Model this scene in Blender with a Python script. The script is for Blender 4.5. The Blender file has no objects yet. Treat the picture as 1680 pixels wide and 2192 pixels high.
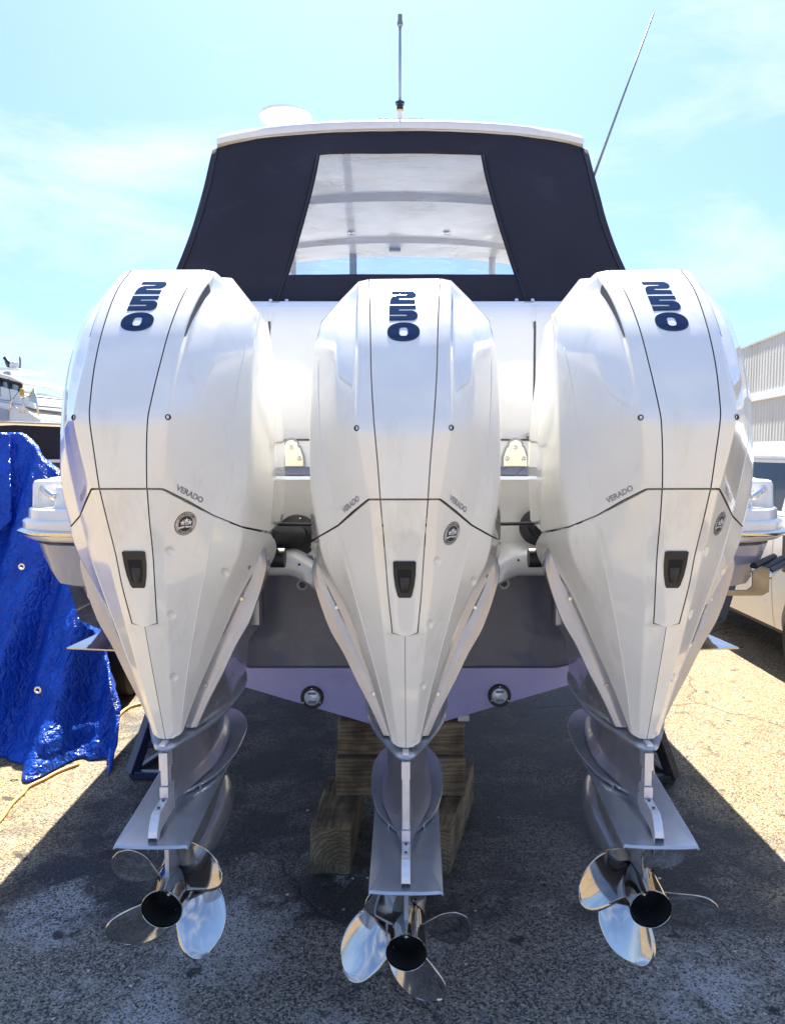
import bpy, bmesh, math, random
from mathutils import Vector, Matrix, noise
from mathutils.bvhtree import BVHTree
R = math.radians
random.seed(7)
C = bpy.context.scene.collection
# ------------------------------------------------------------------ camera, sky, sun, exposure
H = 1.72
FPX = 1646.0
PITCH = math.atan(131 / FPX)
sc = bpy.context.scene
cam = bpy.data.cameras.new('camera'); co = bpy.data.objects.new('camera', cam); C.objects.link(co)
co.location = (0, 0, H); co.rotation_euler = (R(90) - PITCH, 0, 0)
cam.sensor_fit = 'VERTICAL'; cam.sensor_height = 36; cam.lens = 36 * FPX / 2192
cam.clip_start = 0.05; cam.clip_end = 3000
sc.camera = co
SUN_EL, SUN_AZ = R(52), R(0)          # sun straight ahead, behind the boat
w = bpy.data.worlds.new('World'); sc.world = w; w.use_nodes = True
nt = w.node_tree; nt.nodes.clear()
sky = nt.nodes.new('ShaderNodeTexSky'); sky.sky_type = 'NISHITA'; sky.sun_disc = False
sky.sun_elevation = SUN_EL; sky.sun_rotation = SUN_AZ; sky.dust_density = 1.6; sky.ozone_density = 1.5; sky.air_density = 1.0
bg = nt.nodes.new('ShaderNodeBackground'); bg.inputs[1].default_value = 0.071
out = nt.nodes.new('ShaderNodeOutputWorld')
tc = nt.nodes.new('ShaderNodeTexCoord'); mp = nt.nodes.new('ShaderNodeMapping')
mp.inputs['Rotation'].default_value = (0.3, 0.2, 0.5); mp.inputs['Scale'].default_value = (1.2, 2.2, 3.6)
cn = nt.nodes.new('ShaderNodeTexNoise'); cn.inputs['Scale'].default_value = 2.2; cn.inputs['Detail'].default_value = 9; cn.inputs['Roughness'].default_value = .62
cn.inputs['Distortion'].default_value = .35
cr = nt.nodes.new('ShaderNodeValToRGB'); cr.color_ramp.elements[0].position = .47; cr.color_ramp.elements[1].position = .74
cr.color_ramp.elements[0].color = (0, 0, 0, 1); cr.color_ramp.elements[1].color = (.85, .85, .85, 1)
mx = nt.nodes.new('ShaderNodeMix'); mx.data_type = 'RGBA'; mx.inputs[7].default_value = (4.1, 4.5, 5.2, 1)
nt.links.new(tc.outputs['Generated'], mp.inputs[0]); nt.links.new(mp.outputs[0], cn.inputs[0])
nt.links.new(cn.outputs[0], cr.inputs[0]); nt.links.new(cr.outputs[0], mx.inputs[0])
gm = nt.nodes.new('ShaderNodeGamma'); gm.inputs[1].default_value = .6; nt.links.new(sky.outputs[0], gm.inputs[0])
tn = nt.nodes.new('ShaderNodeMix'); tn.data_type = 'RGBA'; tn.blend_type = 'MULTIPLY'; tn.inputs[0].default_value = 1; tn.inputs[7].default_value = (.86, 1.22, 1.88, 1)
nt.links.new(gm.outputs[0], tn.inputs[6]); nt.links.new(tn.outputs[2], mx.inputs[6])
nt.links.new(mx.outputs[2], bg.inputs[0]); nt.links.new(bg.outputs[0], out.inputs[0])
sl = bpy.data.lights.new('sun', 'SUN'); sl.energy = 5.0; sl.angle = R(.53); sl.color = (1, .93, .82)
so = bpy.data.objects.new('sun', sl); C.objects.link(so); so.location = (0, 20, 30)
so.rotation_euler = (-(R(90) - SUN_EL), 0, 0)       # light travels from +Y and up
sc.view_settings.view_transform = 'Standard'; sc.view_settings.look = 'None'
sc.view_settings.exposure = 1.92; sc.view_settings.gamma = 1; sc.view_settings.use_curve_mapping = False

# ------------------------------------------------------------------ helpers
def at(x, y, d):
    "point seen at photo position x, y (1680 wide) at optical depth d metres"
    u = (x - 840) / FPX; v = (y - 1096) / FPX
    cp, sp = math.cos(PITCH), math.sin(PITCH)
    return Vector((u * d, d * (cp - v * sp), H - d * (sp + v * cp)))
def put(name, me, mat=None, parent=None, smooth=True, bevel=0, kind=None, label=None, cat=None, group=None, auto=None):
    o = bpy.data.objects.new(name, me); C.objects.link(o)
    if mat:
        for m in (mat if isinstance(mat, (list, tuple)) else [mat]): me.materials.append(m)
    if parent: o.parent = parent
    if smooth:
        me.shade_smooth()
        if auto is not None:
            me.set_sharp_from_angle(angle=R(auto))
    if bevel:
        b = o.modifiers.new('bevel', 'BEVEL'); b.width = bevel; b.segments = 2; b.limit_method = 'ANGLE'; b.angle_limit = R(35)
    tag(o, label, cat, group, kind)
    return o
def tag(o, label=None, cat=None, group=None, kind=None):
    if label: o['label'] = label
    if cat: o['category'] = cat
    if group: o['group'] = group
    if kind: o['kind'] = kind
    return o
def thing(name, label, cat, loc=(0, 0, 0), rz=0, group=None):
    o = bpy.data.objects.new(name, None); C.objects.link(o); o.location = loc; o.rotation_euler = (0, 0, rz)
    o.empty_display_size = .1
    return tag(o, label, cat, group)
class MB:
    def __init__(s): s.v = []; s.f = []; s.m = []
    def add(s, vs, fs, mi=0):
        n = len(s.v); s.v += [tuple(p) for p in vs]; s.f += [tuple(i + n for i in f) for f in fs]; s.m += [mi] * len(fs); return s
    def box(s, a, b, M=None, mi=0):
        x0, y0, z0 = a; x1, y1, z1 = b
        vs = [Vector(p) for p in ((x0, y0, z0), (x1, y0, z0), (x1, y1, z0), (x0, y1, z0), (x0, y0, z1), (x1, y0, z1), (x1, y1, z1), (x0, y1, z1))]
        if M: vs = [M @ p for p in vs]
        return s.add(vs, [(0, 3, 2, 1), (4, 5, 6, 7), (0, 1, 5, 4), (1, 2, 6, 5), (2, 3, 7, 6), (3, 0, 4, 7)], mi)
    def grid(s, rows, mi=0, flip=False, closed=False):
        n = len(rows[0]); vs = [p for r in rows for p in r]; fs = []
        for i in range(len(rows) - 1):
            for j in range(n if closed else n - 1):
                k = (j + 1) % n
                q = (i * n + j, i * n + k, (i + 1) * n + k, (i + 1) * n + j)
                fs.append(q[::-1] if flip else q)
        return s.add(vs, fs, mi)
    def tube(s, pts, r, n=10, cap=True, mi=0):
        pts = [Vector(p) for p in pts]; rows = []
        rs = r if isinstance(r, (list, tuple)) else [r] * len(pts)
        t0 = (pts[1] - pts[0]).normalized(); a = t0.orthogonal().normalized()
        for i, p in enumerate(pts):
            t = (pts[min(i + 1, len(pts) - 1)] - pts[max(i - 1, 0)]).normalized()
            a = (a - t * a.dot(t)).normalized(); b = t.cross(a)
            rows.append([p + (a * math.cos(2 * math.pi * k / n) + b * math.sin(2 * math.pi * k / n)) * rs[i] for k in range(n)])
        s.grid(rows, mi, closed=True)
        if cap:
            s.add(rows[0], [tuple(range(n))[::-1]], mi); s.add(rows[-1], [tuple(range(n))], mi)
        return s
    def prism(s, poly, z0, z1, f=None, mi=0):
        "poly in xy extruded z0..z1; f maps"
        n = len(poly); g = f or (lambda p: p)
        vs = [g(Vector((x, y, z0))) for x, y in poly] + [g(Vector((x, y, z1))) for x, y in poly]
        return s.add(vs, [tuple(range(n))[::-1], tuple(range(n, 2 * n))] + [(i, (i + 1) % n, n + (i + 1) % n, n + i) for i in range(n)], mi)
    def lathe(s, prof, M=None, n=32, mi=0):
        rows = []
        for r, z in prof:
            row = [Vector((r * math.cos(2 * math.pi * k / n), r * math.sin(2 * math.pi * k / n), z)) for k in range(n)]
            rows.append([M @ p for p in row] if M else row)
        return s.grid(rows, mi, closed=True)
    def mesh(s, name='m', norm=True):
        me = bpy.data.meshes.new(name); me.from_pydata(s.v, [], s.f); me.update()
        if any(s.m): me.polygons.foreach_set('material_index', s.m)
        if norm:
            bm = bmesh.new(); bm.from_mesh(me); bmesh.ops.remove_doubles(bm, verts=bm.verts, dist=1e-5)
            bmesh.ops.recalc_face_normals(bm, faces=bm.faces); bm.to_mesh(me); bm.free()
        return me
    def build(s, name, mat, parent=None, **k):
        return put(name, s.mesh(name), mat, parent, **k)
def spline(pts, t):
    "catmull-rom through (key, x, y, z...) tuples at key t"
    n = len(pts)
    if t <= pts[0][0]: return Vector(pts[0][1:])
    if t >= pts[-1][0]: return Vector(pts[-1][1:])
    for i in range(n - 1):
        if t <= pts[i + 1][0]: break
    p1, p2 = pts[i], pts[i + 1]; h = p2[0] - p1[0]; u = (t - p1[0]) / h
    def tang(j):
        if j == 0: a, b = pts[0], pts[1]
        elif j == n - 1: a, b = pts[-2], pts[-1]
        else: a, b = pts[j - 1], pts[j + 1]
        return (Vector(b[1:]) - Vector(a[1:])) / (b[0] - a[0])
    m1, m2 = tang(i) * h, tang(i + 1) * h
    a, b = Vector(p1[1:]), Vector(p2[1:])
    return a * (2*u**3 - 3*u*u + 1) + m1 * (u**3 - 2*u*u + u) + b * (-2*u**3 + 3*u*u) + m2 * (u**3 - u*u)

# ------------------------------------------------------------------ materials
def mat(name, col, rough=.5, metal=0, coat=0, bump=0, bscale=40, var=0, vscale=3, dirt=None, spec=.5, detail=4, coat_rough=.04):
    m = bpy.data.materials.new(name); m.use_nodes = True; nt = m.node_tree; b = nt.nodes['Principled BSDF']
    b.inputs['Base Color'].default_value = (*col, 1); b.inputs['Roughness'].default_value = rough; b.inputs['Metallic'].default_value = metal
    b.inputs['Coat Weight'].default_value = coat; b.inputs['Coat Roughness'].default_value = coat_rough; b.inputs['Specular IOR Level'].default_value = spec; b.inputs['Coat IOR'].default_value = 1.7
    L = nt.links.new; tc = nt.nodes.new('ShaderNodeTexCoord')
    if var:
        n = nt.nodes.new('ShaderNodeTexNoise'); n.inputs['Scale'].default_value = vscale; n.inputs['Detail'].default_value = 6; L(tc.outputs['Object'], n.inputs[0])
        r = nt.nodes.new('ShaderNodeMapRange'); r.inputs[1].default_value = .3; r.inputs[2].default_value = .7
        r.inputs[3].default_value = 1 - var; r.inputs[4].default_value = 1 + var * .6; L(n.outputs[0], r.inputs[0])
        x = nt.nodes.new('ShaderNodeVectorMath'); x.operation = 'SCALE'; x.inputs[0].default_value = col; L(r.outputs[0], x.inputs['Scale'])
        last = x.outputs[0]
        if dirt:
            n2 = nt.nodes.new('ShaderNodeTexNoise'); n2.inputs['Scale'].default_value = dirt[1]; n2.inputs['Detail'].default_value = 8; n2.inputs['Roughness'].default_value = .7
            mp = nt.nodes.new('ShaderNodeMapping'); mp.inputs['Scale'].default_value = dirt[3] if len(dirt) > 3 else (1, 1, 1)
            L(tc.outputs['Object'], mp.inputs[0]); L(mp.outputs[0], n2.inputs[0])
            r2 = nt.nodes.new('ShaderNodeMapRange'); r2.inputs[1].default_value = .55; r2.inputs[2].default_value = .75; r2.inputs[4].default_value = dirt[2]; L(n2.outputs[0], r2.inputs[0])
            mix = nt.nodes.new('ShaderNodeMix'); mix.data_type = 'RGBA'; mix.inputs[7].default_value = (*dirt[0], 1)
            L(r2.outputs[0], mix.inputs[0]); L(last, mix.inputs[6]); last = mix.outputs[2]
        L(last, b.inputs['Base Color'])
    if bump:
        n = nt.nodes.new('ShaderNodeTexNoise'); n.inputs['Scale'].default_value = bscale; n.inputs['Detail'].default_value = detail; L(tc.outputs['Object'], n.inputs[0])
        bp = nt.nodes.new('ShaderNodeBump'); bp.inputs['Strength'].default_value = 1; bp.inputs['Distance'].default_value = bump
        L(n.outputs[0], bp.inputs['Height']); L(bp.outputs[0], b.inputs['Normal'])
    return m
WHITE = mat('white_paint', (.87, .85, .78), .2, coat=1, var=.04, vscale=4, dirt=((.52, .48, .38), 9, .38, (1, 1, .3)))
PEARL = mat('pearl_white', (.72, .73, .76), .2, metal=.35, coat=1, var=.03, vscale=5, dirt=((.5, .48, .42), 10, .2, (1, 1, .4)), coat_rough=.1)
SILVER = mat('silver_paint', (.47, .48, .54), .27, metal=.65, coat=.5, bump=.00012, bscale=900, var=.1, vscale=7)
SILVER_D = mat('gearcase_paint', (.50, .53, .58), .27, metal=.65, coat=.35, bump=.00015, bscale=700, var=.14, vscale=9, dirt=((.2, .2, .22), 14, .4))
ALU = mat('zinc_anode', (.74, .73, .76), .4, metal=.6, var=.1, vscale=20)
CHROME = mat('polished_steel', (.54, .52, .50), .08, metal=1, bump=.0004, bscale=9, var=.12, vscale=10, detail=1)
STEEL = mat('stainless', (.70, .68, .64), .16, metal=1)
BRASSY = mat('hinge_steel', (.80, .74, .60), .22, metal=.9, var=.1, vscale=18)
BLACK = mat('black_plastic', (.018, .018, .02), .38)
GASKET = mat('gasket', (.085, .08, .07), .6)
RUBBER = mat('black_rubber', (.02, .02, .022), .55, var=.3, vscale=15)
DARKIN = mat('near_black_inside', (.008, .008, .008), .8)
DECAL = mat('decal_blue', (.022, .042, .10), .6, spec=.0)
GREY = mat('letter_grey', (.20, .21, .25), .5)
EMB_G = mat('emblem_silver', (.45, .45, .44), .3, metal=.4)
EMB_W = mat('emblem_white', (.78, .80, .84), .25, metal=.3)
GEL = mat('gelcoat_white', (.80, .79, .77), .25, coat=.8, var=.04, vscale=3, dirt=((.45, .42, .36), 7, .3, (1, 1, .3)))
NONSKID = mat('deck_beige', (.72, .62, .50), .7, bump=.0006, bscale=300)
HULLG = mat('hull_grey', (.27, .28, .34), .25, coat=.8, var=.1, vscale=3, dirt=((.30, .30, .36), 5, .5, (1, 1, .4)))
TRANS = mat('transom_grey', (.095, .105, .15), .4, coat=.3, var=.15, vscale=4, dirt=((.22, .22, .30), 4, .5))
BOTTOM = mat('antifoul_purple_glow', (.50, .46, .74), .55, var=.12, vscale=2.5, dirt=((.28, .28, .55), 3.5, .6))  # purple glow around the stern is put into the bottom paint colour
CANVAS = mat('canvas', (.030, .028, .038), .85, bump=.0005, bscale=500, var=.2, vscale=2, dirt=((.06, .06, .075), 3, .5), spec=.25)
MAT_DECK = mat('deck_mat', (.16, .17, .20), .8, bump=.001, bscale=120)
TYRE = mat('tyre', (.016, .016, .017), .75, bump=.001, bscale=60)
NAVY = mat('stand_navy', (.014, .02, .06), .4, coat=.3)
RUST = mat('stand_rusty', (.03, .022, .022), .6, var=.5, vscale=20, dirt=((.22, .09, .04), 25, .8))
HOSE = mat('hose_yellow', (.75, .42, .09), .45)
GLASS_D = mat('dark_glass', (.008, .010, .012), .06, spec=.35)
REDB = mat('red_bottom', (.28, .03, .02), .5, var=.2)

def wood_mat():
    m = bpy.data.materials.new('weathered_timber'); m.use_nodes = True; nt = m.node_tree; b = nt.nodes['Principled BSDF']; L = nt.links.new
    tc = nt.nodes.new('ShaderNodeTexCoord'); mp = nt.nodes.new('ShaderNodeMapping'); mp.inputs['Scale'].default_value = (1.5, 11, 11); mp.inputs['Location'].default_value = (0, .55, .8); L(tc.outputs['Object'], mp.inputs[0])
    wv = nt.nodes.new('ShaderNodeTexWave'); wv.wave_type = 'RINGS'; wv.inputs['Scale'].default_value = 1.6; wv.inputs['Distortion'].default_value = 9; wv.inputs['Detail'].default_value = 6; wv.inputs['Detail Scale'].default_value = 1.6; L(mp.outputs[0], wv.inputs[0])
    n = nt.nodes.new('ShaderNodeTexNoise'); n.inputs['Scale'].default_value = 7; n.inputs['Detail'].default_value = 8; L(tc.outputs['Object'], n.inputs[0])
    r = nt.nodes.new('ShaderNodeValToRGB'); r.color_ramp.elements[0].color = (.20, .155, .095, 1); r.color_ramp.elements[1].color = (.33, .265, .175, 1); L(wv.outputs[0], r.inputs[0])
    r2 = nt.nodes.new('ShaderNodeValToRGB'); r2.color_ramp.elements[0].position = .35; r2.color_ramp.elements[0].color = (.35, .32, .28, 1); r2.color_ramp.elements[1].position = .65; r2.color_ramp.elements[1].color = (1.1, 1.05, .95, 1); L(n.outputs[0], r2.inputs[0])
    x = nt.nodes.new('ShaderNodeMix'); x.data_type = 'RGBA'; x.blend_type = 'MULTIPLY'; x.inputs[0].default_value = 1; L(r.outputs[0], x.inputs[6]); L(r2.outputs[0], x.inputs[7]); L(x.outputs[2], b.inputs['Base Color'])
    b.inputs['Roughness'].default_value = .8
    bp = nt.nodes.new('ShaderNodeBump'); bp.inputs['Distance'].default_value = .0025; L(wv.outputs[0], bp.inputs['Height']); L(bp.outputs[0], b.inputs['Normal'])
    return m
WOOD = wood_mat()

def asphalt_mat():
    m = bpy.data.materials.new('asphalt'); m.use_nodes = True; nt = m.node_tree; b = nt.nodes['Principled BSDF']; L = nt.links.new
    N = nt.nodes.new; tc = N('ShaderNodeTexCoord')
    def noise(scale, det=6, ro=.6):
        n = N('ShaderNodeTexNoise'); n.inputs['Scale'].default_value = scale; n.inputs['Detail'].default_value = det; n.inputs['Roughness'].default_value = ro; L(tc.outputs['Object'], n.inputs[0]); return n.outputs[0]
    def mr(x, a, b_, c, d):
        r = N('ShaderNodeMapRange'); r.inputs[1].default_value = a; r.inputs[2].default_value = b_; r.inputs[3].default_value = c; r.inputs[4].default_value = d; L(x, r.inputs[0]); return r.outputs[0]
    def mix(f, a, bb, mode='MIX'):
        x = N('ShaderNodeMix'); x.data_type = 'RGBA'; x.blend_type = mode
        if hasattr(f, 'links'): L(f, x.inputs[0])
        else: x.inputs[0].default_value = f
        for i, v in ((6, a), (7, bb)):
            if hasattr(v, 'links'): L(v, x.inputs[i])
            else: x.inputs[i].default_value = (*v, 1)
        return x.outputs[2]
    def math_(op, a, b_):
        x = N('ShaderNodeMath'); x.operation = op
        for i, v in ((0, a), (1, b_)):
            if hasattr(v, 'links'): L(v, x.inputs[i])
            else: x.inputs[i].default_value = v
        return x.outputs[0]
    vo = N('ShaderNodeTexVoronoi'); vo.inputs['Scale'].default_value = 150; L(tc.outputs['Object'], vo.inputs[0])
    sp = N('ShaderNodeSeparateColor'); L(vo.outputs['Color'], sp.inputs[0])
    base = mix(mr(noise(.9, 8, .65), .35, .65, 0, 1), (.22, .16, .088), (.35, .26, .135))
    grain = mix(mr(sp.outputs[0], .1, .95, 0, 1), (.22, .22, .24), (2.1, 2.05, 1.95))
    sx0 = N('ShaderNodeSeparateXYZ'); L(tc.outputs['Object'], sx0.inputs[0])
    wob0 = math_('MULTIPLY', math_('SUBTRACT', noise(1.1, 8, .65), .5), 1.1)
    shade_band = mr(math_('ADD', math_('ABSOLUTE', sx0.outputs[0], 0), wob0), 1.35, 1.75, .92, 0)
    base = mix(shade_band, base, (.25, .235, .21))  # boat's cast shadow painted into the base as grey, sunlit tan outside
    col = mix(1.0, base, grain, 'MULTIPLY')
    col = mix(mr(noise(230, 3, .7), .35, .7, 0, .75), col, (.025, .024, .022))
    col = mix(mr(sp.outputs[1], .975, .99, 0, .8), col, (.55, .53, .48))
    # damp ground below the boat plus its shade, both darkened into the colour
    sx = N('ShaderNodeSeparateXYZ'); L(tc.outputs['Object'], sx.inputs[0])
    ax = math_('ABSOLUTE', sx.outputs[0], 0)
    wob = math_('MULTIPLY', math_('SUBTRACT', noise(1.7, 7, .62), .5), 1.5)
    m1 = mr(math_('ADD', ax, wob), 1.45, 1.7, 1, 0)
    damp_shade = math_('MULTIPLY', m1, mr(math_('ADD', sx.outputs[1], math_('MULTIPLY', wob, .30)), 2.60, 2.72, .04, 1))
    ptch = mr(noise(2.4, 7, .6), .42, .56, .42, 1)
    damp_shade = math_('MULTIPLY', damp_shade, ptch)
    damp_shaded = mix(1.0, col, (.12, .13, .155), 'MULTIPLY')
    col = mix(damp_shade, col, damp_shaded)
    ch = mr(noise(3.1, 9, .72), .56, .66, 0, .8)
    ch = math_('MULTIPLY', ch, mr(sx.outputs[1], 3.0, 3.4, 1, 0))
    for px_, py_, rr_ in ((-.60, 2.60, .26), (-1.27, 2.74, .22), (-.52, 2.72, .16), (-.75, 2.2, .2), (1.0, 2.35, .2)):
        dd = N('ShaderNodeVectorMath'); dd.operation = 'DISTANCE'; L(tc.outputs['Object'], dd.inputs[0]); dd.inputs[1].default_value = (px_, py_, 0)
        ch = math_('MAXIMUM', ch, mr(math_('ADD', dd.outputs['Value'], math_('MULTIPLY', math_('SUBTRACT', noise(6, 9, .72), .5), .75)), rr_ * .45, rr_, .7, 0))
    col = mix(math_('MULTIPLY', ch, mr(sp.outputs[2], .35, .55, .05, 1)), col, (.50, .50, .50))
    oil = mr(noise(5.5, 4, .5), .66, .70, 0, .85)
    col = mix(oil, col, (.012, .012, .013)); col = mix(mr(noise(2.9, 8, .68), .60, .66, 0, .75), col, mix(1.0, col, (.3, .3, .32), 'MULTIPLY'))
    # cracks
    vc = N('ShaderNodeTexVoronoi'); vc.feature = 'DISTANCE_TO_EDGE'; vc.inputs['Scale'].default_value = .33
    dn = N('ShaderNodeTexNoise'); dn.inputs['Scale'].default_value = 3; dn.inputs['Detail'].default_value = 7; L(tc.outputs['Object'], dn.inputs[0])
    vm = N('ShaderNodeVectorMath'); vm.operation = 'MULTIPLY_ADD'; vm.inputs[1].default_value = (.35, .35, 0); L(dn.outputs['Color'], vm.inputs[0]); L(tc.outputs['Object'], vm.inputs[2]); L(vm.outputs[0], vc.inputs[0])
    crk = mr(vc.outputs[0], 0, .005, .6, 0)
    col = mix(crk, col, (.02, .018, .015))
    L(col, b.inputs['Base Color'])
    L(mr(damp_shade, 0, 1, .85, .6), b.inputs['Roughness'])
    h = math_('ADD', math_('MULTIPLY', mr(vo.outputs['Distance'], 0, .6, 1, 0), .7), noise(90, 4, .7))
    h = math_('SUBTRACT', h, math_('MULTIPLY', crk, 3))
    bp = N('ShaderNodeBump'); bp.inputs['Distance'].default_value = .004; bp.inputs['Strength'].default_value = .9; L(h, bp.inputs['Height']); L(bp.outputs[0], b.inputs['Normal'])
    return m

def tarp_mat():
    m = bpy.data.materials.new('blue_tarp'); m.use_nodes = True; nt = m.node_tree; b = nt.nodes['Principled BSDF']; L = nt.links.new; N = nt.nodes.new
    tc = N('ShaderNodeTexCoord')
    dn = N('ShaderNodeTexNoise'); dn.inputs['Scale'].default_value = 5; dn.inputs['Detail'].default_value = 4; L(tc.outputs['Object'], dn.inputs[0])
    vm = N('ShaderNodeVectorMath'); vm.operation = 'MULTIPLY_ADD'; vm.inputs[1].default_value = (.16, .16, .16); L(dn.outputs['Color'], vm.inputs[0]); L(tc.outputs['Object'], vm.inputs[2])
    mp = N('ShaderNodeMapping'); mp.inputs['Scale'].default_value = (1, 1, .6); L(vm.outputs[0], mp.inputs[0])
    v1 = N('ShaderNodeTexVoronoi'); v1.feature = 'DISTANCE_TO_EDGE'; v1.inputs['Scale'].default_value = 17; L(mp.outputs[0], v1.inputs[0])
    v2 = N('ShaderNodeTexVoronoi'); v2.feature = 'DISTANCE_TO_EDGE'; v2.inputs['Scale'].default_value = 43; L(mp.outputs[0], v2.inputs[0])
    r1 = N('ShaderNodeMapRange'); r1.inputs[2].default_value = .25; L(v1.outputs[0], r1.inputs[0])
    r2 = N('ShaderNodeMapRange'); r2.inputs[2].default_value = .25; r2.inputs[4].default_value = .4; L(v2.outputs[0], r2.inputs[0])
    a = N('ShaderNodeMath'); L(r1.outputs[0], a.inputs[0]); L(r2.outputs[0], a.inputs[1])
    bp = N('ShaderNodeBump'); bp.inputs['Distance'].default_value = .008; L(a.outputs[0], bp.inputs['Height']); L(bp.outputs[0], b.inputs['Normal'])
    n = N('ShaderNodeTexNoise'); n.inputs['Scale'].default_value = 4; n.inputs['Detail'].default_value = 6; L(tc.outputs['Object'], n.inputs[0])
    r = N('ShaderNodeValToRGB'); r.color_ramp.elements[0].position = .35; r.color_ramp.elements[0].color = (.008, .075, .50, 1); r.color_ramp.elements[1].position = .65; r.color_ramp.elements[1].color = (.016, .13, .72, 1); L(n.outputs[0], r.inputs[0])
    L(r.outputs[0], b.inputs['Base Color']); b.inputs['Roughness'].default_value = .33
    b.inputs['Subsurface Weight'].default_value = 0
    tl = N('ShaderNodeBsdfTranslucent'); tl.inputs[0].default_value = (.01, .12, .8, 1); L(bp.outputs[0], tl.inputs['Normal'])
    ms = N('ShaderNodeMixShader'); ms.inputs[0].default_value = .32; L(b.outputs[0], ms.inputs[1]); L(tl.outputs[0], ms.inputs[2]); L(ms.outputs[0], nt.nodes['Material Output'].inputs[0])
    return m
TARP = tarp_mat()

def vinyl_mat():
    m = bpy.data.materials.new('clear_vinyl'); m.use_nodes = True; nt = m.node_tree; nt.nodes.remove(nt.nodes['Principled BSDF']); L = nt.links.new; N = nt.nodes.new
    tc = N('ShaderNodeTexCoord'); mp = N('ShaderNodeMapping'); mp.inputs['Scale'].default_value = (1, 2, 3.5); L(tc.outputs['Object'], mp.inputs[0])
    n = N('ShaderNodeTexNoise'); n.inputs['Scale'].default_value = 2.6; n.inputs['Detail'].default_value = 5; L(mp.outputs[0], n.inputs[0])
    bp = N('ShaderNodeBump'); bp.inputs['Distance'].default_value = .10; L(n.outputs[0], bp.inputs['Height'])
    t = N('ShaderNodeBsdfTransparent'); t.inputs[0].default_value = (.88, .93, .96, 1)
    g = N('ShaderNodeBsdfGlossy'); g.inputs['Roughness'].default_value = .06; L(bp.outputs[0], g.inputs['Normal'])
    d = N('ShaderNodeBsdfTranslucent'); d.inputs[0].default_value = (.8, .85, .9, 1)
    m1 = N('ShaderNodeMixShader'); m1.inputs[0].default_value = .22; L(t.outputs[0], m1.inputs[1]); L(g.outputs[0], m1.inputs[2])
    r = N('ShaderNodeMapRange'); r.inputs[1].default_value = .45; r.inputs[2].default_value = .7; r.inputs[3].default_value = .06; r.inputs[4].default_value = .34; L(n.outputs[0], r.inputs[0])
    m2 = N('ShaderNodeMixShader'); L(r.outputs[0], m2.inputs[0]); L(m1.outputs[0], m2.inputs[1]); L(d.outputs[0], m2.inputs[2])
    L(m2.outputs[0], nt.nodes['Material Output'].inputs[0]); return m
VINYL = vinyl_mat()
def corr_mat(name, ca, cb):
    m = mat(name, ca, .6, var=.08, vscale=.6, dirt=(cb, 1.2, .65, (2.2, 2.2, .12))); return m
CORR = corr_mat('corrugated_metal', (.50, .52, .50), (.30, .25, .16))

# ------------------------------------------------------------------ ground
g = MB(); S = 1200
g.add([(-S, -S, 0), (S, -S, 0), (S, S, 0), (-S, S, 0)], [(0, 1, 2, 3)])
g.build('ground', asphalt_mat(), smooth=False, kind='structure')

# ------------------------------------------------------------------ outboard engine
OY = 2.2
def pc(hw, y, d):
    p = at(840, y, d); return (hw * d / FPX, p.y - OY, p.z)
def colm(keys): return [(t, *pc(hw, y, d)) for t, hw, y, d in keys]
# upper cowl columns, t: 0 rim .. 1 seam   (half offset from the axis, height, distance)
A_u = colm([(0, 0, 597, 2.26), (.12, 0, 640, 2.12), (.27, 0, 711, 2.01), (.46, 0, 800, 1.93), (.64, 0, 895, 1.875), (.70, 0, 925, 1.868), (.85, 0, 995, 1.88), (1, 0, 1068, 1.90)])
B_u = colm([(0, 76, 597, 2.262), (.12, 74, 640, 2.125), (.27, 72, 711, 2.015), (.46, 70, 800, 1.935), (.64, 64.5, 895, 1.88), (.70, 62, 925, 1.873), (.85, 56, 995, 1.884), (1, 51, 1068, 1.902)])
C_u = colm([(0, 100, 602, 2.275), (.12, 100, 645, 2.14), (.27, 100, 711, 2.03), (.46, 100, 800, 1.95), (.64, 102, 895, 1.892), (.70, 100, 925, 1.886), (.85, 88, 995, 1.902), (1, 75, 1068, 1.926)])
P_u = colm([(0, 101, 604, 2.277), (.05, 102, 643, 2.225), (.16, 102.5, 665, 2.165), (.27, 102.5, 711, 2.075), (.46, 103, 800, 1.972), (.64, 104, 895, 1.898), (.70, 103, 925, 1.892), (.85, 92, 995, 1.908), (1, 79, 1069, 1.932)])
M_u = colm([(0, 140, 643, 2.30), (.06, 140, 660, 2.255), (.2, 142, 700, 2.15), (.35, 145, 760, 2.072), (.5, 146, 820, 2.02), (.64, 145, 895, 1.985), (.70, 143, 925, 1.98), (.85, 130, 1000, 1.985), (1, 110, 1093, 1.998)])
D_u = colm([(0, 179.5, 686, 2.32), (.08, 180.5, 694, 2.285), (.22, 183.5, 733, 2.228), (.36, 185, 785, 2.17), (.5, 184.5, 840, 2.127), (.64, 182, 900, 2.10), (.72, 180, 937, 2.088), (.85, 171, 1000, 2.078), (1, 144, 1124, 2.077)])
Q_u = colm([(0, 181.5, 690, 2.35), (.2, 192, 735, 2.26), (.4, 199, 805, 2.20), (.6, 204, 885, 2.165), (.8, 204, 985, 2.145), (.9, 200, 1060, 2.14), (1, 184, 1147, 2.155)])
E_u = colm([(0, 163, 690, 2.42), (.2, 170, 740, 2.40), (.4, 181, 818, 2.40), (.6, 194, 900, 2.40), (.8, 202, 1000, 2.39), (.9, 204, 1075, 2.37), (1, 202, 1157, 2.34)])
F_u = colm([(0, 138, 712, 2.68), (.4, 152, 830, 2.72), (.8, 168, 1000, 2.72), (1, 172, 1130, 2.66)])
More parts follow.
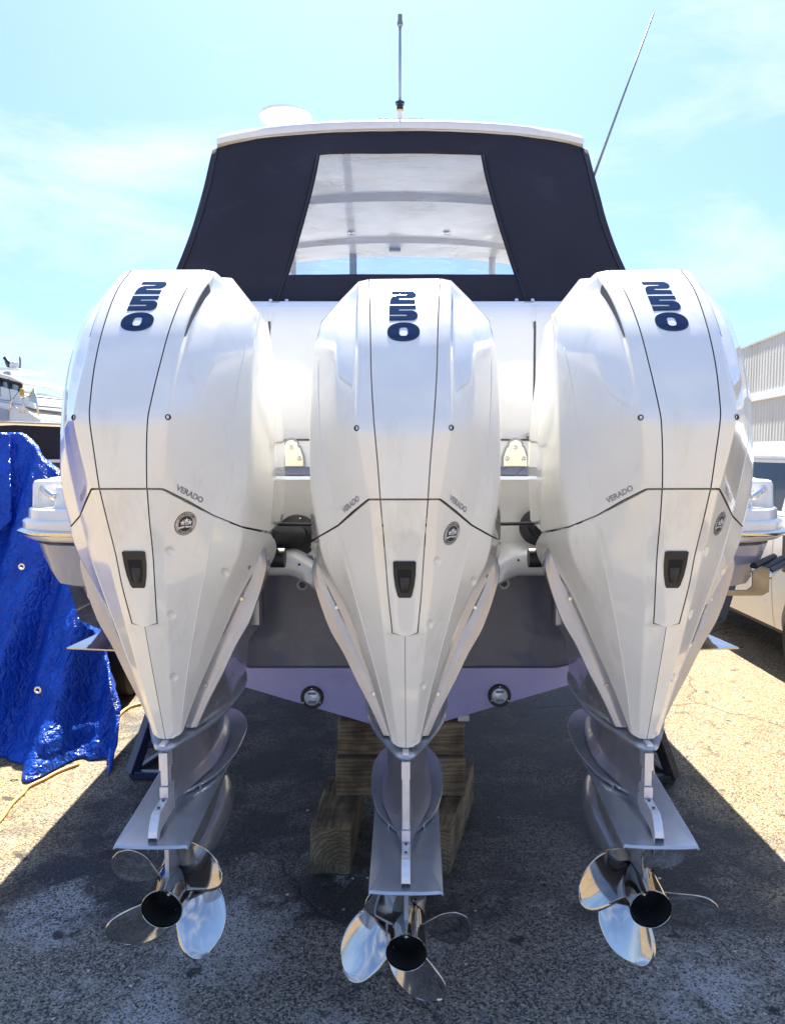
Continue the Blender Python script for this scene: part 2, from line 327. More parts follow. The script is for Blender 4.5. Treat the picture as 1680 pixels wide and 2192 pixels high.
G_u = colm([(0, 95, 740, 2.88), (.5, 100, 880, 2.95), (1, 95, 1110, 2.88)])
Z_u = colm([(0, 0, 745, 2.92), (.5, 0, 880, 3.0), (1, 0, 1110, 2.92)])
# lower cover columns, t: 0 seam .. 1 tip
A_l = colm([(0, 0, 1070, 1.902), (.13, 0, 1136, 1.936), (.27, 0, 1208, 1.978), (.40, 0, 1277, 2.01), (.55, 0, 1360, 2.059), (.78, 0, 1484, 2.145), (1, 0, 1601, 2.24)])
B_l = colm([(0, 51, 1070, 1.904), (.13, 45.5, 1136, 1.938), (.27, 40, 1208, 1.981), (.40, 35, 1277, 2.013), (.55, 27, 1357, 2.061), (.78, 18, 1484, 2.148), (1, 12, 1601, 2.243)])
C_l = colm([(0, 75, 1070, 1.928), (.13, 69, 1136, 1.962), (.27, 62, 1208, 1.999), (.40, 54, 1277, 2.03), (.55, 45, 1360, 2.078), (.78, 31, 1484, 2.158), (1, 17, 1598, 2.246)])
D_l = colm([(0, 144, 1127, 2.079), (.13, 134, 1172, 2.09), (.27, 122, 1225, 2.102), (.40, 103, 1294, 2.123), (.55, 82, 1370, 2.152), (.78, 51, 1488, 2.205), (1, 29, 1590, 2.252)])
E_l = colm([(0, 197, 1158, 2.29), (.08, 194, 1185, 2.30), (.18, 184, 1222, 2.30), (.28, 163, 1265, 2.295), (.38, 143.5, 1305, 2.288), (.53, 118, 1365, 2.285), (.78, 64, 1493, 2.275), (1, 33, 1583, 2.262)])
Q_l = colm([(0, 184, 1149, 2.157), (.08, 181, 1176, 2.165), (.18, 168, 1216, 2.18), (.28, 147, 1257, 2.19), (.38, 126, 1300, 2.195), (.53, 101, 1367, 2.205), (.78, 58, 1490, 2.24), (1, 31, 1587, 2.257)])
Y_l = colm([(0, 203, 1160, 2.34), (.1, 200, 1187, 2.42), (.2, 184, 1225, 2.44), (.3, 150, 1265, 2.42), (.4, 125, 1305, 2.38), (.53, 98, 1365, 2.36), (.78, 45, 1490, 2.33), (1, 15, 1575, 2.32)])
def interp_rows(cols, ts, segs, crease=.004):
    rows = []
    for t in ts:
        P = [spline(c, t) for c in cols]
        row = [P[0]]
        for i in range(len(P) - 1):
            a, b = P[i], P[i + 1]; L = (b - a).length
            ca = min(crease, .25 * L) / L if (L > 1e-6 and i > 0) else 0
            cb = min(crease, .25 * L) / L if (L > 1e-6 and i < len(P) - 2) else 0
            n = segs[i]
            if i > 0: row.append(a.lerp(b, ca))
            for k in range(1, n): row.append(a.lerp(b, ca + (1 - ca - cb) * k / n))
            if i < len(P) - 2: row.append(a.lerp(b, 1 - cb))
        row.append(P[-1]); rows.append(row)
    return rows
def mirror(rows): return [[Vector((-p.x, p.y, p.z)) for p in r] for r in rows]
def inward(p):
    n = Vector((-p.x * 3.0, .35 + abs(p.x) * .3, 0)); return n.normalized()
def lips(mb, rows, left=True, top=False, bot=False, depth=.012):
    if left:
        mb.grid([[r[0] for r in rows], [r[0] + Vector((0, depth, 0)) for r in rows]], 1)
    for flag, r in ((top, rows[0]), (bot, rows[-1])):
        if flag: mb.grid([r, [p + inward(p) * depth for p in r]], 1)
def lin(n): return [i / n for i in range(n + 1)]
def shrink(cols, gx):      # move first column by gx in x for the panel gap
    c0 = [(k[0], k[1] + gx, *k[2:]) for k in cols[0]]
    return [c0] + cols[1:]
TOP_Z = 2.236
# shared meshes ------------------------------------------------
def cowl_side_mesh(sg):
    ts = lin(64)
    rows = interp_rows(shrink([B_u, C_u, P_u, M_u, D_u, Q_u, E_u, F_u, G_u, Z_u], .0016), ts, [3, 2, 6, 6, 5, 4, 4, 4, 3])
    # lift the seam edge by the gap
    rows[-1] = [p + Vector((0, 0, .0012)) for p in rows[-1]]
    # roof cap, rising gently to the middle
    top = rows[0]; r1 = []; r2 = []
    for p in top:
        r1.append(Vector((p.x * .97, p.y + .05 * max(0, 1 - max(0, p.y - .2) / .3), p.z + .006)))
        r2.append(Vector((p.x * .6, p.y * .4 + .35 * .6, TOP_Z)))
    mb = MB()
    cap = [r2, r1]
    cap = [[Vector((max(p.x, .0), p.y, p.z)) for p in r] for r in cap]
    rows_all = cap + rows
    if sg < 0: rows_all = mirror(rows_all); rows = mirror(rows)
    mb.grid(rows_all, 0); lips(mb, rows, True, False, True)
    return mb.mesh('cowl_side')
def panel_mesh(Ac, Bc, t0, t1, n, gap=.0016, point=False, bulge=0):
    ts = [t0 + (t1 - t0) * i / n for i in range(n + 1)]
    rows = []
    for t in ts:
        a, b = spline(Ac, t), spline(Bc, t); w_ = b.x - gap; row = []
        for k in range(-8, 9):
            s = k / 8; p = Vector((w_ * s, a.y + (b.y - a.y) * s * s, a.z + (b.z - a.z) * abs(s)))
            row.append(p)
        rows.append(row)
    return rows
def dimple(rows, cx, z, r, depth):
    for row in rows:
        for i, p in enumerate(row):
            dx, dz = (p.x - cx), (p.z - z); q = math.hypot(dx * 1.35, dz) / r
            if q < 1: row[i] = p + Vector((-.45, .9, 0)) * depth * (1 - q ** 3)
T_PAN = .55
def lower_side_mesh(sg):
    n = 230; ts = lin(n)
    rows = interp_rows(shrink([B_l, C_l, D_l, Q_l, E_l, Y_l], .0016), ts, [10, 42, 14, 12, 5], crease=.003)
    # below the removable panel the side runs in to the centre line
    cut = int(n * T_PAN)
    for i in range(cut + 1, n + 1):
        a = spline(A_l, ts[i]); b = spline(B_l, ts[i]); r = rows[i]
        c = r[10]; x0 = .0008; y0, z0 = a.y, a.z
        for k in range(0, 11):
            s = k / 10; r[k] = Vector((x0, y0, z0)).lerp(c, s)
    rows[0] = [p - Vector((0, 0, .0012)) for p in rows[0]]
    if sg > 0:
        for hw, y, d in ((104.5, 1200.5, 2.015), (87.9, 1335, 2.08), (70, 1468, 2.16), (176, 1241, 2.196), (50, 1590, 2.25)):
            q = at(840 + hw, y, d); rr = .0125 if hw != 50 else .009
            dimple(rows, q.x - .043, q.z, rr, .006)
    if sg < 0: rows = mirror(rows)
    mb = MB(); mb.grid(rows, 0)
    lips(mb, rows[:cut + 1], True, True, False)
    lips(mb, rows[cut + 1:], True, False, False)
    last = rows[-1]; mb.grid([last, [p + Vector((-p.x * .4, .03, .012)) for p in last]], 0)
    return mb.mesh('lower_cover')
def bead(col, sg, t0=0, t1=1, r=.0017):
    pts = [spline(col, t0 + (t1 - t0) * i / 50) for i in range(51)]
    me = MB().tube([Vector((p.x * sg, p.y, p.z)) for p in pts], [r * min(1, .2 + i / 8, .2 + (50 - i) / 8) for i in range(51)], 8).mesh('edge_bead'); me.materials.append(WHITE); return me
BEAD_U = {s: bead(D_u, s, .3, 1) for s in (1, -1)}; BEAD_L = {s: bead(D_l, s, 0, .97) for s in (1, -1)}
SIDE = {s: cowl_side_mesh(s) for s in (1, -1)}
LOW = {s: lower_side_mesh(s) for s in (1, -1)}
for d_ in (SIDE, LOW):
    for s in d_: d_[s].materials.append(WHITE); d_[s].materials.append(GASKET)
def closed_panel(rows):
    mb = MB(); mb.grid(rows, 0)
    mb.grid([[r[0] for r in rows], [r[0] + Vector((0, .012, 0)) for r in rows]], 1)
    mb.grid([[r[-1] for r in rows], [r[-1] + Vector((0, .012, 0)) for r in rows]], 1)
    mb.grid([rows[-1], [p + Vector((0, .012, 0)) for p in rows[-1]]], 1); mb.grid([rows[0], [p + Vector((0, .012, 0)) for p in rows[0]]], 1)
    return mb
pr = panel_mesh(A_u, B_u, 0, 1, 64); pr[-1] = [p + Vector((0, 0, .0012)) for p in pr[-1]]
pb = panel_mesh(A_u, B_u, 0, 0, 1)[0]
capr = [[Vector((p.x, .28, TOP_Z)) for p in pb], [Vector((p.x, p.y + .05, p.z + .006)) for p in pb]]
m_ = MB(); m_.grid(capr + pr, 0)
for k in (0, -1): m_.grid([[r[k] for r in pr], [r[k] + Vector((0, .012, 0)) for r in pr]], 1)
m_.grid([pr[-1], [p + Vector((0, .012, 0)) for p in pr[-1]]], 1)
PANEL = m_.mesh('cowl_panel'); PANEL.materials.append(WHITE); PANEL.materials.append(GASKET)
lr = panel_mesh(A_l, B_l, 0, T_PAN - .004, 60)
lr[0] = [p - Vector((0, 0, .0012)) for p in lr[0]]
lr[-1] = [Vector((p.x, p.y, p.z - .007 * (1 - abs(p.x) / .035))) for p in lr[-1]]
GSK = MB().grid([[Vector((p.x, p.y + .005, p.z)) for p in r] for r in lr] + [[Vector((p.x * .98, p.y + .006, p.z - .004)) for p in lr[-1]]]).mesh('seam_gasket'); GSK.materials.append(GASKET)
LPANEL = closed_panel(lr[:-1] + [[p + Vector((0, 0, .0012)) for p in lr[-1]]]).mesh('lower_panel'); LPANEL.materials.append(WHITE); LPANEL.materials.append(GASKET)
def bvh_of(me):
    return BVHTree.FromPolygons([v.co.copy() for v in me.vertices], [tuple(p.vertices) for p in me.polygons])
BV_SIDE = {s: bvh_of(SIDE[s]) for s in (1, -1)}; BV_LOW = {s: bvh_of(LOW[s]) for s in (1, -1)}; BV_PAN = bvh_of(PANEL); BV_LP = bvh_of(LPANEL)
def wrap(vs, bv, off, d=Vector((0, 1, 0))):
    outv = []
    for p, h in vs:
        o = p - d * .3; hit, n, i, dist = bv.ray_cast(o, d)
        if hit is None: hit, n, i, dist = bv.find_nearest(p)
        if n.dot(d) > 0: n = -n
        outv.append(hit + n * (off + h))
    return outv
def curve_mesh(cu):
    o = bpy.data.objects.new('tmp', cu); C.objects.link(o)
    dg = bpy.context.evaluated_depsgraph_get(); dg.update()
    me = bpy.data.meshes.new_from_object(o.evaluated_get(dg)); bpy.data.objects.remove(o); return me
def text_geo(s, size, extrude=0, outline=0, bold=0, shear=0):
    cu = bpy.data.curves.new('t', 'FONT'); cu.body = s; cu.size = size; cu.align_x = 'CENTER'; cu.align_y = 'CENTER'; cu.resolution_u = 3; cu.shear = shear
    if outline: cu.fill_mode = 'NONE'; cu.bevel_depth = outline; cu.bevel_resolution = 0
    else: cu.extrude = extrude; cu.offset = bold
    me = curve_mesh(cu); V = [v.co.copy() for v in me.vertices]; F = [tuple(p.vertices) for p in me.polygons]; bpy.data.meshes.remove(me); return V, F
def poly_geo(loops, extrude, cuts=14):
    "filled shape with holes from closed outlines"
    cu = bpy.data.curves.new('p', 'CURVE'); cu.dimensions = '2D'; cu.fill_mode = 'BOTH'; cu.extrude = extrude
    for lp in loops:
        s = cu.splines.new('POLY'); s.points.add(len(lp) - 1); s.use_cyclic_u = True
        for i, (x, y) in enumerate(lp): s.points[i].co = (x, y, 0, 1)
    me = curve_mesh(cu); bm = bmesh.new(); bm.from_mesh(me)
    ys = [v.co.y for v in bm.verts]; y0, y1 = min(ys), max(ys)
    for k in range(1, cuts):
        yy = y0 + (y1 - y0) * k / cuts
        bmesh.ops.bisect_plane(bm, geom=bm.verts[:] + bm.edges[:] + bm.faces[:], plane_co=(0, yy, 0), plane_no=(0, 1, 0))
    bm.verts.index_update(); V = [v.co.copy() for v in bm.verts]; F = [tuple(v.index for v in f.verts) for f in bm.faces]; bm.free(); bpy.data.meshes.remove(me); return V, F
# "250" number, glyph outlines in photo-crop units (x right, y down), read downwards
def arc(cx, cy, rx, ry, a0, a1, n=10): return [(cx + rx * math.cos(R(a0 + (a1 - a0) * i / n)), cy + ry * math.sin(R(a0 + (a1 - a0) * i / n))) for i in range(n + 1)]
def sup(cx, cy, rx, ry, e, n=48):
    o = []
    for i in range(n):
        a = 2 * math.pi * i / n; c, s = math.cos(a), math.sin(a)
        o.append((cx + rx * abs(c) ** (2 / e) * (1 if c > 0 else -1), cy + ry * abs(s) ** (2 / e) * (1 if s > 0 else -1)))
    return o
two = [(450, 345)] + arc(1060, 445, 155, 100, -90, 90, 12) + [(700, 548), (700, 590), (1180, 600), (1175, 715), (405, 715), (420, 600)] + arc(620, 600, 195, 130, 180, 265, 8) + [(905, 460), (905, 425), (450, 425)]
five = [(400, 770), (1195, 770), (1205, 880), (690, 880), (690, 925)] + arc(1070, 1072, 185, 148, -90, 90, 14) + [(400, 1225), (400, 1085), (925, 1085), (925, 1040), (400, 1040)]
zero_o = sup(832, 1562, 488, 283, 2.25); zero_i = sup(832, 1555, 128, 128, 3.2)
def num_map(lp):
    # vertical scale is stretched back towards the receding top of the panel
    res = []
    for x, y in lp:
        D_y = (700 + y * 180 / 2160) * .8563; D_x = (940 + x * 140 / 1680) * .8563
        res.append((D_x - 865.5, D_y))
    return res
def num_part():
    V, F = [], []
    for loops in ([two], [five], [zero_o, zero_i]):
        v, f = poly_geo([[(x, -y) for x, y in num_map(l)] for l in loops], .0)
        n = len(V); V += v; F += [tuple(i + n for i in q) for q in f]
    ps = []
    for v in V:
        y = -v.y; t = None
        # invert height -> distance on the panel profile
        lo, hi = 0, .5
        for _ in range(26):
            mid = (lo + hi) / 2; p = spline(A_u, mid); dy = p.y + OY; cp, sp_ = math.cos(PITCH), math.sin(PITCH)
            dep = dy * cp + (H - p.z) * sp_; py = 1096 + FPX * (-(dy * sp_) + (H - p.z) * cp) / dep
            if py < y: lo = mid
            else: hi = mid
        ps.append((Vector((v.x * dep / FPX, p.y, p.z)), 0))
    VV = wrap(ps, BV_PAN, .0012)
    me = bpy.data.meshes.new('number_decal'); me.from_pydata(VV, [], F)
    bm = bmesh.new(); bm.from_mesh(me); bmesh.ops.remove_doubles(bm, verts=bm.verts, dist=1e-6); bmesh.ops.recalc_face_normals(bm, faces=bm.faces); bm.to_mesh(me); bm.free()
    me.update(); return me
NUM = num_part(); NUM.materials.append(DECAL)
def frame_on(o, ux, vy): return lambda p: o + ux * p.x + vy * p.y
def verado(sg):
    a, b = spline(C_u, 1), spline(D_u, 1); a = Vector((a.x * sg, a.y, a.z)); b = Vector((b.x * sg, b.y, b.z))
    u = (b - a).normalized() * sg; n = Vector((sg * .75, -.9, 0)).normalized(); v = n.cross(u).normalized()
    if v.z < 0: v = -v
    ctr = a.lerp(b, .47) + v * .021
    V, F = text_geo('VERADO', .021, outline=.00055); g_ = [(ctr + u * p.x * 1.15 + v * p.y, 0) for p in V]
    VV = wrap(g_, BV_SIDE[sg], .0008)
    me = bpy.data.meshes.new('name_lettering'); me.from_pydata(VV, [], F); me.materials.append(GREY); return me
VER = {s: verado(s) for s in (1, -1)}
# emblem
def star(cx, cy, r, n=5, k=.42, a0=90): return [(cx + (r if i % 2 == 0 else r * k) * math.cos(R(a0 + 36 * i)), cy + (r if i % 2 == 0 else r * k) * math.sin(R(a0 + 36 * i))) for i in range(10)]
EC = at(840 + 101.5, 1144, 1.99) - Vector((.0, 0, 0)); EC = Vector((101.5 * 1.99 / FPX + .0, EC.y - OY, EC.z))
hit = BV_LOW[1].ray_cast(EC - Vector((0, .3, 0)), Vector((0, 1, 0)))
EC = hit[0] if hit[0] else EC; EN = hit[1]; EN = -EN if EN.y > 0 else EN
EV = (Vector((0, 0, 1)) - EN * EN.z).normalized(); EU = EV.cross(EN).normalized()
def emb_part(loops_or_geo, off, mt, name, parent, geo=False, ex=0.0002):
    V, F = loops_or_geo if geo else poly_geo(loops_or_geo, ex, 2)
    VV = [EC + EU * p.x + EV * p.y + EN * (off + p.z) for p in V]
    me = bpy.data.meshes.new(name); me.from_pydata(VV, [], F); return put(name, me, mt, parent, smooth=False)
EMB_CACHE = {}
def emblem(parent):
    rr = .0325
    circ = lambda r: [(r * math.cos(2 * math.pi * i / 40), r * math.sin(2 * math.pi * i / 40)) for i in range(40)]
    if not EMB_CACHE:
        e = emb_part([circ(rr)], .0008, BLACK, 'emblem', parent)
        emb_part([circ(rr * .955), circ(rr * .66)], .0013, EMB_G, 'ring', e)
        for cx, cy in ((-.010, .003), (.0008, .0085), (.0115, .003)): emb_part([star(cx, cy, .0088)], .0022, EMB_W, 'star', e)
        for cx in (-.027, .027): emb_part([star(cx, -.001, .0036)], .0018, EMB_W, 'star', e)
        emb_part([[(-.02, -.009), (-.004, -.006), (-.004, -.0085), (.006, -.0055), (.006, -.0085), (.018, -.0065), (.018, -.0105), (.002, -.0115), (.001, -.0085), (-.008, -.0115), (-.02, -.0125)]], .0016, EMB_W, 'swoosh', e)
        emb_part([[(-.004, -.004), (.002, .003), (.010, -.004)]], .0012, EMB_G, 'peak', e)
        V, F = [], []
        for word, a0, a1, up in (('ULTRA•LOW', 145, 38, 1), ('EMISSION', 222, 318, -1)):
            for i, ch in enumerate(word):
                a = R(a0 + (a1 - a0) * i / (len(word) - 1)); v, f = text_geo(ch, .0078, bold=.0003)
                rot = a - math.pi / 2 if up > 0 else a + math.pi / 2; n = len(V)
                for p in v: V.append(Vector((math.cos(a) * rr * .8 + p.x * math.cos(rot) - p.y * math.sin(rot), math.sin(a) * rr * .8 + p.x * math.sin(rot) + p.y * math.cos(rot), 0)))
                F += [tuple(k + n for k in q) for q in f]
        emb_part((V, F), .0021, BLACK, 'lettering', e, geo=True)
        EMB_CACHE['o'] = e
    else:
        e = EMB_CACHE['o'].copy(); C.objects.link(e); e.parent = parent
        for ch in list(EMB_CACHE['o'].children):
            c2 = ch.copy(); C.objects.link(c2); c2.parent = e
# handle recess in the removable panel
def handle_meshes():
    outl = [(-.030, 1.434), (-.026, 1.437), (.026, 1.437), (.030, 1.434), (.029, 1.400), (.0255, 1.37), (.019, 1.342), (.015, 1.336), (-.015, 1.336), (-.019, 1.342), (-.0255, 1.37), (-.029, 1.400)]
    f = lambda k, dz=0: [(x * k, 1.388 + (z - 1.388) * k + dz) for x, z in outl]
    def onp(pts, off):
        res = []
        for x, z in pts:
            h_ = BV_LP.ray_cast(Vector((x, -.8, z)), Vector((0, 1, 0)))[0]
            res.append((h_ if h_ else Vector((x, -.22, z))) + Vector((0, -off, off * .3)))
        return res
    rows = [onp(f(1.0), 0), onp(f(.985), .0045), onp(f(.80, .001), .0035), onp(f(.62, -.004), .0016)]
    mb = MB(); mb.grid(rows, 0, closed=True); mb.add(rows[-1], [tuple(range(12))], 1)
    a = mb.mesh('handle_recess')
    mb2 = MB(); q = rows[-1]; mb2.grid([onp([(x * .42, 1.372 + (z - 1.388) * .42) for x, z in outl], .0017), onp([(x * .38, 1.372 + (z - 1.388) * .38) for x, z in outl], .0035)], 0, closed=True); mb2.add(onp([(x * .38, 1.372 + (z - 1.388) * .38) for x, z in outl], .0035), [tuple(range(12))])
    return a, mb2.mesh('latch_lever')
HREC, HLEV = handle_meshes(); HREC.materials.append(BLACK); HREC.materials.append(DARKIN); HLEV.materials.append(BLACK)
def vent_mesh(sg):
    rows = []
    for i in range(15):
        t = .06 + .28 * i / 14; c, p = spline(C_u, t), spline(P_u, t); k = 1 - (i / 14) ** 2 * .75
        a = c.lerp(p, .18) + Vector((.0022, 0, 0)); b = c.lerp(p, .18 + .72 * k) + Vector((.0022, 0, 0))
        rows.append([Vector((a.x * sg, a.y, a.z)), Vector((b.x * sg, b.y, b.z))])
    me = MB().grid(rows).mesh('vent_slot'); me.materials.append(BLACK); return me
VENT = {s: vent_mesh(s) for s in (1, -1)}
# screws
def screw_mesh(r, n=12):
    mb = MB(); mb.lathe([(r, 0), (r, .002), (r * .8, .004), (r * .45, .004), (r * .4, .002), (.0001, .002)], n=n); return mb.mesh('screw')
SCREW = screw_mesh(.0058); SCREW.materials.append(STEEL)
HOLE = MB().lathe([(.0075, 0), (.0068, .0012), (.005, .0012), (.0045, -.002), (.0001, -.002)], n=16).mesh('hole'); HOLE.materials.append(BLACK)
def place_small(name, me, hw, y, d, sg, parent, bv, sc_=1, label=None):
    p = Vector((sg * hw * d / FPX, at(840, y, d).y - OY, at(840, y, d).z)); h_, n, i, _ = bv.ray_cast(p - Vector((0, .4, 0)), Vector((0, 1, 0)))
    if h_ is None: h_, n = p, Vector((0, -1, 0))
    if n.y > 0: n = -n
    o = bpy.data.objects.new(name, me); C.objects.link(o); o.parent = parent
    o.matrix_local = Matrix.Translation(h_ + n * .0004) @ n.to_track_quat('Z', 'Y').to_matrix().to_4x4() @ Matrix.Scale(sc_, 4); return o
# silver mid-section
def zat(z, y=2.28): return z
mid_cols = {  # key by height
 'in':  [(0, .255, .075, 1.43), (.25, .245, .085, 1.335), (.45, .180, .08, 1.194), (.6, .132, .075, 1.108), (.75, .1, .072, 1.03), (.9, .062, .068, .945), (1, .035, .063, .862)],
 'rib': [(0, .262, .085, 1.44), (.25, .262, .085, 1.335), (.45, .205, .079, 1.194), (.6, .160, .073, 1.108), (.75, .126, .070, 1.03), (.9, .088, .066, .945), (1, .052, .060, .862)],
 'cr':  [(0, .262, .13, 1.45), (.12, .278, .102, 1.39), (.25, .281, .095, 1.335), (.45, .236, .085, 1.194), (.6, .189, .08, 1.108), (.75, .152, .076, 1.03), (.9, .108, .07, .945), (1, .070, .065, .862)],
 'mid': [(0, .262, .26, 1.44), (.25, .268, .25, 1.33), (.45, .215, .26, 1.19), (.6, .175, .26, 1.10), (.75, .150, .27, 1.02), (.9, .135, .27, .94), (1, .125, .27, .866)],
 'fr':  [(0, .24, .45, 1.42), (.25, .22, .47, 1.30), (.45, .16, .5, 1.17), (.6, .145, .5, 1.08), (.75, .14, .5, 1.0), (.9, .135, .5, .94), (1, .12, .5, .885)],
 'ce':  [(0, 0, .55, 1.42), (.25, 0, .58, 1.30), (.45, 0, .6, 1.17), (.6, 0, .6, 1.08), (.75, 0, .6, 1.0), (.9, 0, .6, .94), (1, 0, .6, .89)]}
def mid_mesh():
    rows = interp_rows([mid_cols[k] for k in ('in', 'rib', 'cr', 'mid', 'fr', 'ce')], lin(48), [3, 4, 8, 6, 5], crease=.0025)
    # shallow groove between the ribs: push the 'rib' line back a little
    full = [[Vector((-p.x, p.y, p.z)) for p in reversed(r)][:-1] + [Vector((0, p.y + .02, p.z)) for p in r[:0]] for r in rows]
    mb = MB(); mb.grid(rows); mb.grid(mirror(rows))
    # back filler behind the white cover
    a = [r[0] for r in rows]; b = [Vector((-p.x, p.y, p.z)) for p in a]; mb.grid([[p + Vector((0, .03, 0)) for p in a], [p + Vector((0, .03, 0)) for p in b]]); mb.grid([a, [p + Vector((0, .03, 0)) for p in a]]); mb.grid([b, [p + Vector((0, .03, 0)) for p in b]])
    return mb.mesh('midsection_shell')
MID = mid_mesh(); MID.materials.append(SILVER)
BV_MID = bvh_of(MID)
def ams(sg):
    # letters low on the side of the mid-section
    V, F = text_geo('AMS', .026, extrude=.0012, bold=.0004, shear=.2)
    res = []
    for p in V:
        yy = .18 + p.x * 1.2 * (1 if sg > 0 else -1); zz = .905 + p.y * 1.0 + (yy - .18) * .08
        h_ = BV_MID.ray_cast(Vector((sg * .6, yy, zz)), Vector((-sg, 0, 0)))
        q = h_[0] if h_[0] else Vector((sg * .14, yy, zz)); res.append(q + Vector((sg * (.0015 + p.z), 0, 0)))
    me = bpy.data.meshes.new('lettering'); me.from_pydata(res, [], F); me.materials.append(GREY); return me
AMS = {s: ams(s) for s in (1, -1)}
TILT = .0787
def leaf_mesh(outline, z0, th, y_ref, name, dish=0.0, edge=.3):
    "horizontal plate from a half outline (x, Y) rear to front, tilted up forward"
    pts = spline_outline(outline); full = [(x, y) for x, y in pts] + [(-x, y) for x, y in reversed(pts) if x > 1e-4]
    n = len(full); cy = sum(p[1] for p in full) / n
    def ring(k, dz):
        return [Vector((x * k, (cy + (y - cy) * k) - OY, z0 + ((cy + (y - cy) * k) - y_ref) * TILT + dz)) for x, y in full]
    rows = [ring(.0, th * .5 + dish), ring(.6, th * .5 + dish * .4), ring(.93, th * .5), ring(.985, th * .42), ring(1, 0), ring(.985, -th * .42), ring(.9, -th * .5), ring(0, -th * .5)]
    return MB().grid(rows, closed=True).mesh(name)
def spline_outline(o, sub=4):
    res = []; pts = [(i, x, y, 0) for i, (x, y) in enumerate(o)]
    for i in range(len(o) - 1):
        for k in range(sub): v = spline(pts, i + k / sub); res.append((max(v.x, 0), v.y))
    res.append(o[-1]); return res
FLANGE = leaf_mesh([(.0, 2.150), (.020, 2.155), (.042, 2.190), (.088, 2.30), (.122, 2.41), (.140, 2.56), (.135, 2.70), (.085, 2.84), (0, 2.90)], .838, .018, 2.157, 'splash_flange')
SPRAY = leaf_mesh([(.0, 2.262), (.012, 2.272), (.056, 2.335), (.093, 2.404), (.118, 2.515), (.125, 2.60), (.119, 2.76), (.07, 2.88), (0, 2.93)], .646, .012, 2.273, 'spray_plate')
PLATE = leaf_mesh([(.0, 2.020), (.05, 2.021), (.095, 2.026), (.1035, 2.034), (.1045, 2.2), (.107, 2.45), (.112, 2.6), (.09, 2.8), (.04, 2.9), (0, 2.92)], .610, .013, 2.027, 'cavitation_plate')
for m_ in (FLANGE, SPRAY, PLATE): m_.materials.append(SILVER_D)
def leg_mesh(ext):
    "teardrop drive leg between flange and gearcase; rows of (z, half width, rear Y, front Y)"
    lv = [(.845, .066, 2.175, 2.78), (.78, .065, 2.18, 2.78), (.70, .064, 2.185, 2.78), (.685, .070, 2.185, 2.80), (.655 - ext, .085, 2.19, 2.84)] if ext == 0 else \
         [(.845, .066, 2.175, 2.78), (.76, .065, 2.18, 2.78), (.66, .064, 2.185, 2.78), (.60, .068, 2.185, 2.80), (.655 - ext, .085, 2.19, 2.84)]
    rows = []
    for z, wd, yr, yf in lv:
        half = []
        for s in [0, .03, .08, .16, .26, .38, .5, .62, .75, .88, .96, 1]:
            prof = min(1, (s / .42)) ** .85 if s < .42 else math.sqrt(max(0, 1 - ((s - .42) / .58) ** 2.4))
            half.append((max(wd * prof, .012 if s < .9 else 0), yr + (yf - yr) * s))
        rows.append([Vector((x, y - OY, z + (y - 2.2) * TILT * (0 if z > .8 else 1))) for x, y in half] + [Vector((-x, y - OY, z + (y - 2.2) * TILT * (0 if z > .8 else 1))) for x, y in reversed(half)])
    top = rows
    # strut from spray plate down to cavitation plate (narrower)
    z1, z2 = .655 - ext, .60 - ext; rows2 = []
    for z, wd, yr, yf in ((z1, .032, 2.19, 2.86), ((z1 + z2) / 2, .028, 2.12, 2.86), (z2, .045, 2.07, 2.88)):
        half = []
        for s in [0, .05, .15, .3, .5, .7, .85, .95, 1]:
            prof = min(1, s / .35) ** .8 if s < .35 else math.sqrt(max(0, 1 - ((s - .35) / .65) ** 2.4))
            half.append((max(wd * prof, .012 if s < .9 else 0), yr + (yf - yr) * s))
        rows2.append([Vector((x, y - OY, z + (y - 2.1) * TILT)) for x, y in half] + [Vector((-x, y - OY, z + (y - 2.1) * TILT)) for x, y in reversed(half)])
    return MB().grid(top, closed=True).grid(rows2, closed=True).mesh('drive_leg')
def gear_mesh():
    mb = MB(); rows = []
    for yy, rx, rzu, rzd, zc in ((2.245, .056, .056, .056, .398), (2.30, .058, .060, .058, .402), (2.38, .066, .075, .060, .408), (2.5, .083, .10, .064, .415), (2.62, .088, .11, .064, .424), (2.72, .075, .10, .056, .432), (2.80, .048, .07, .04, .438), (2.85, .018, .03, .018, .442), (2.862, .0005, .0005, .0005, .443)):
        rows.append([Vector((rx * math.cos(a), yy - OY, zc + (rzu if math.sin(a) > 0 else rzd) * math.sin(a))) for a in [2 * math.pi * k / 28 for k in range(28)]])
    mb.grid(rows, closed=True)
    # wide neck between torpedo and plate
    nk = []
    for z, wd in ((.44, .06), (.52, .045), (.575, .05), (.605, .075)):
        half = [(max(wd * (min(1, s / .4) ** .8 if s < .4 else math.sqrt(max(0, 1 - ((s - .4) / .6) ** 2.4))), 0 if s > .9 else .006), 2.16 + .70 * s) for s in (0, .06, .15, .3, .5, .7, .85, .95, 1)]
        nk.append([Vector((x, y - OY, z + (y - 2.1) * TILT)) for x, y in half] + [Vector((-x, y - OY, z + (y - 2.1) * TILT)) for x, y in reversed(half)])
    mb.grid(nk, closed=True)
    return mb.mesh('gearcase')
GEAR = gear_mesh(); GEAR.materials.append(SILVER_D)
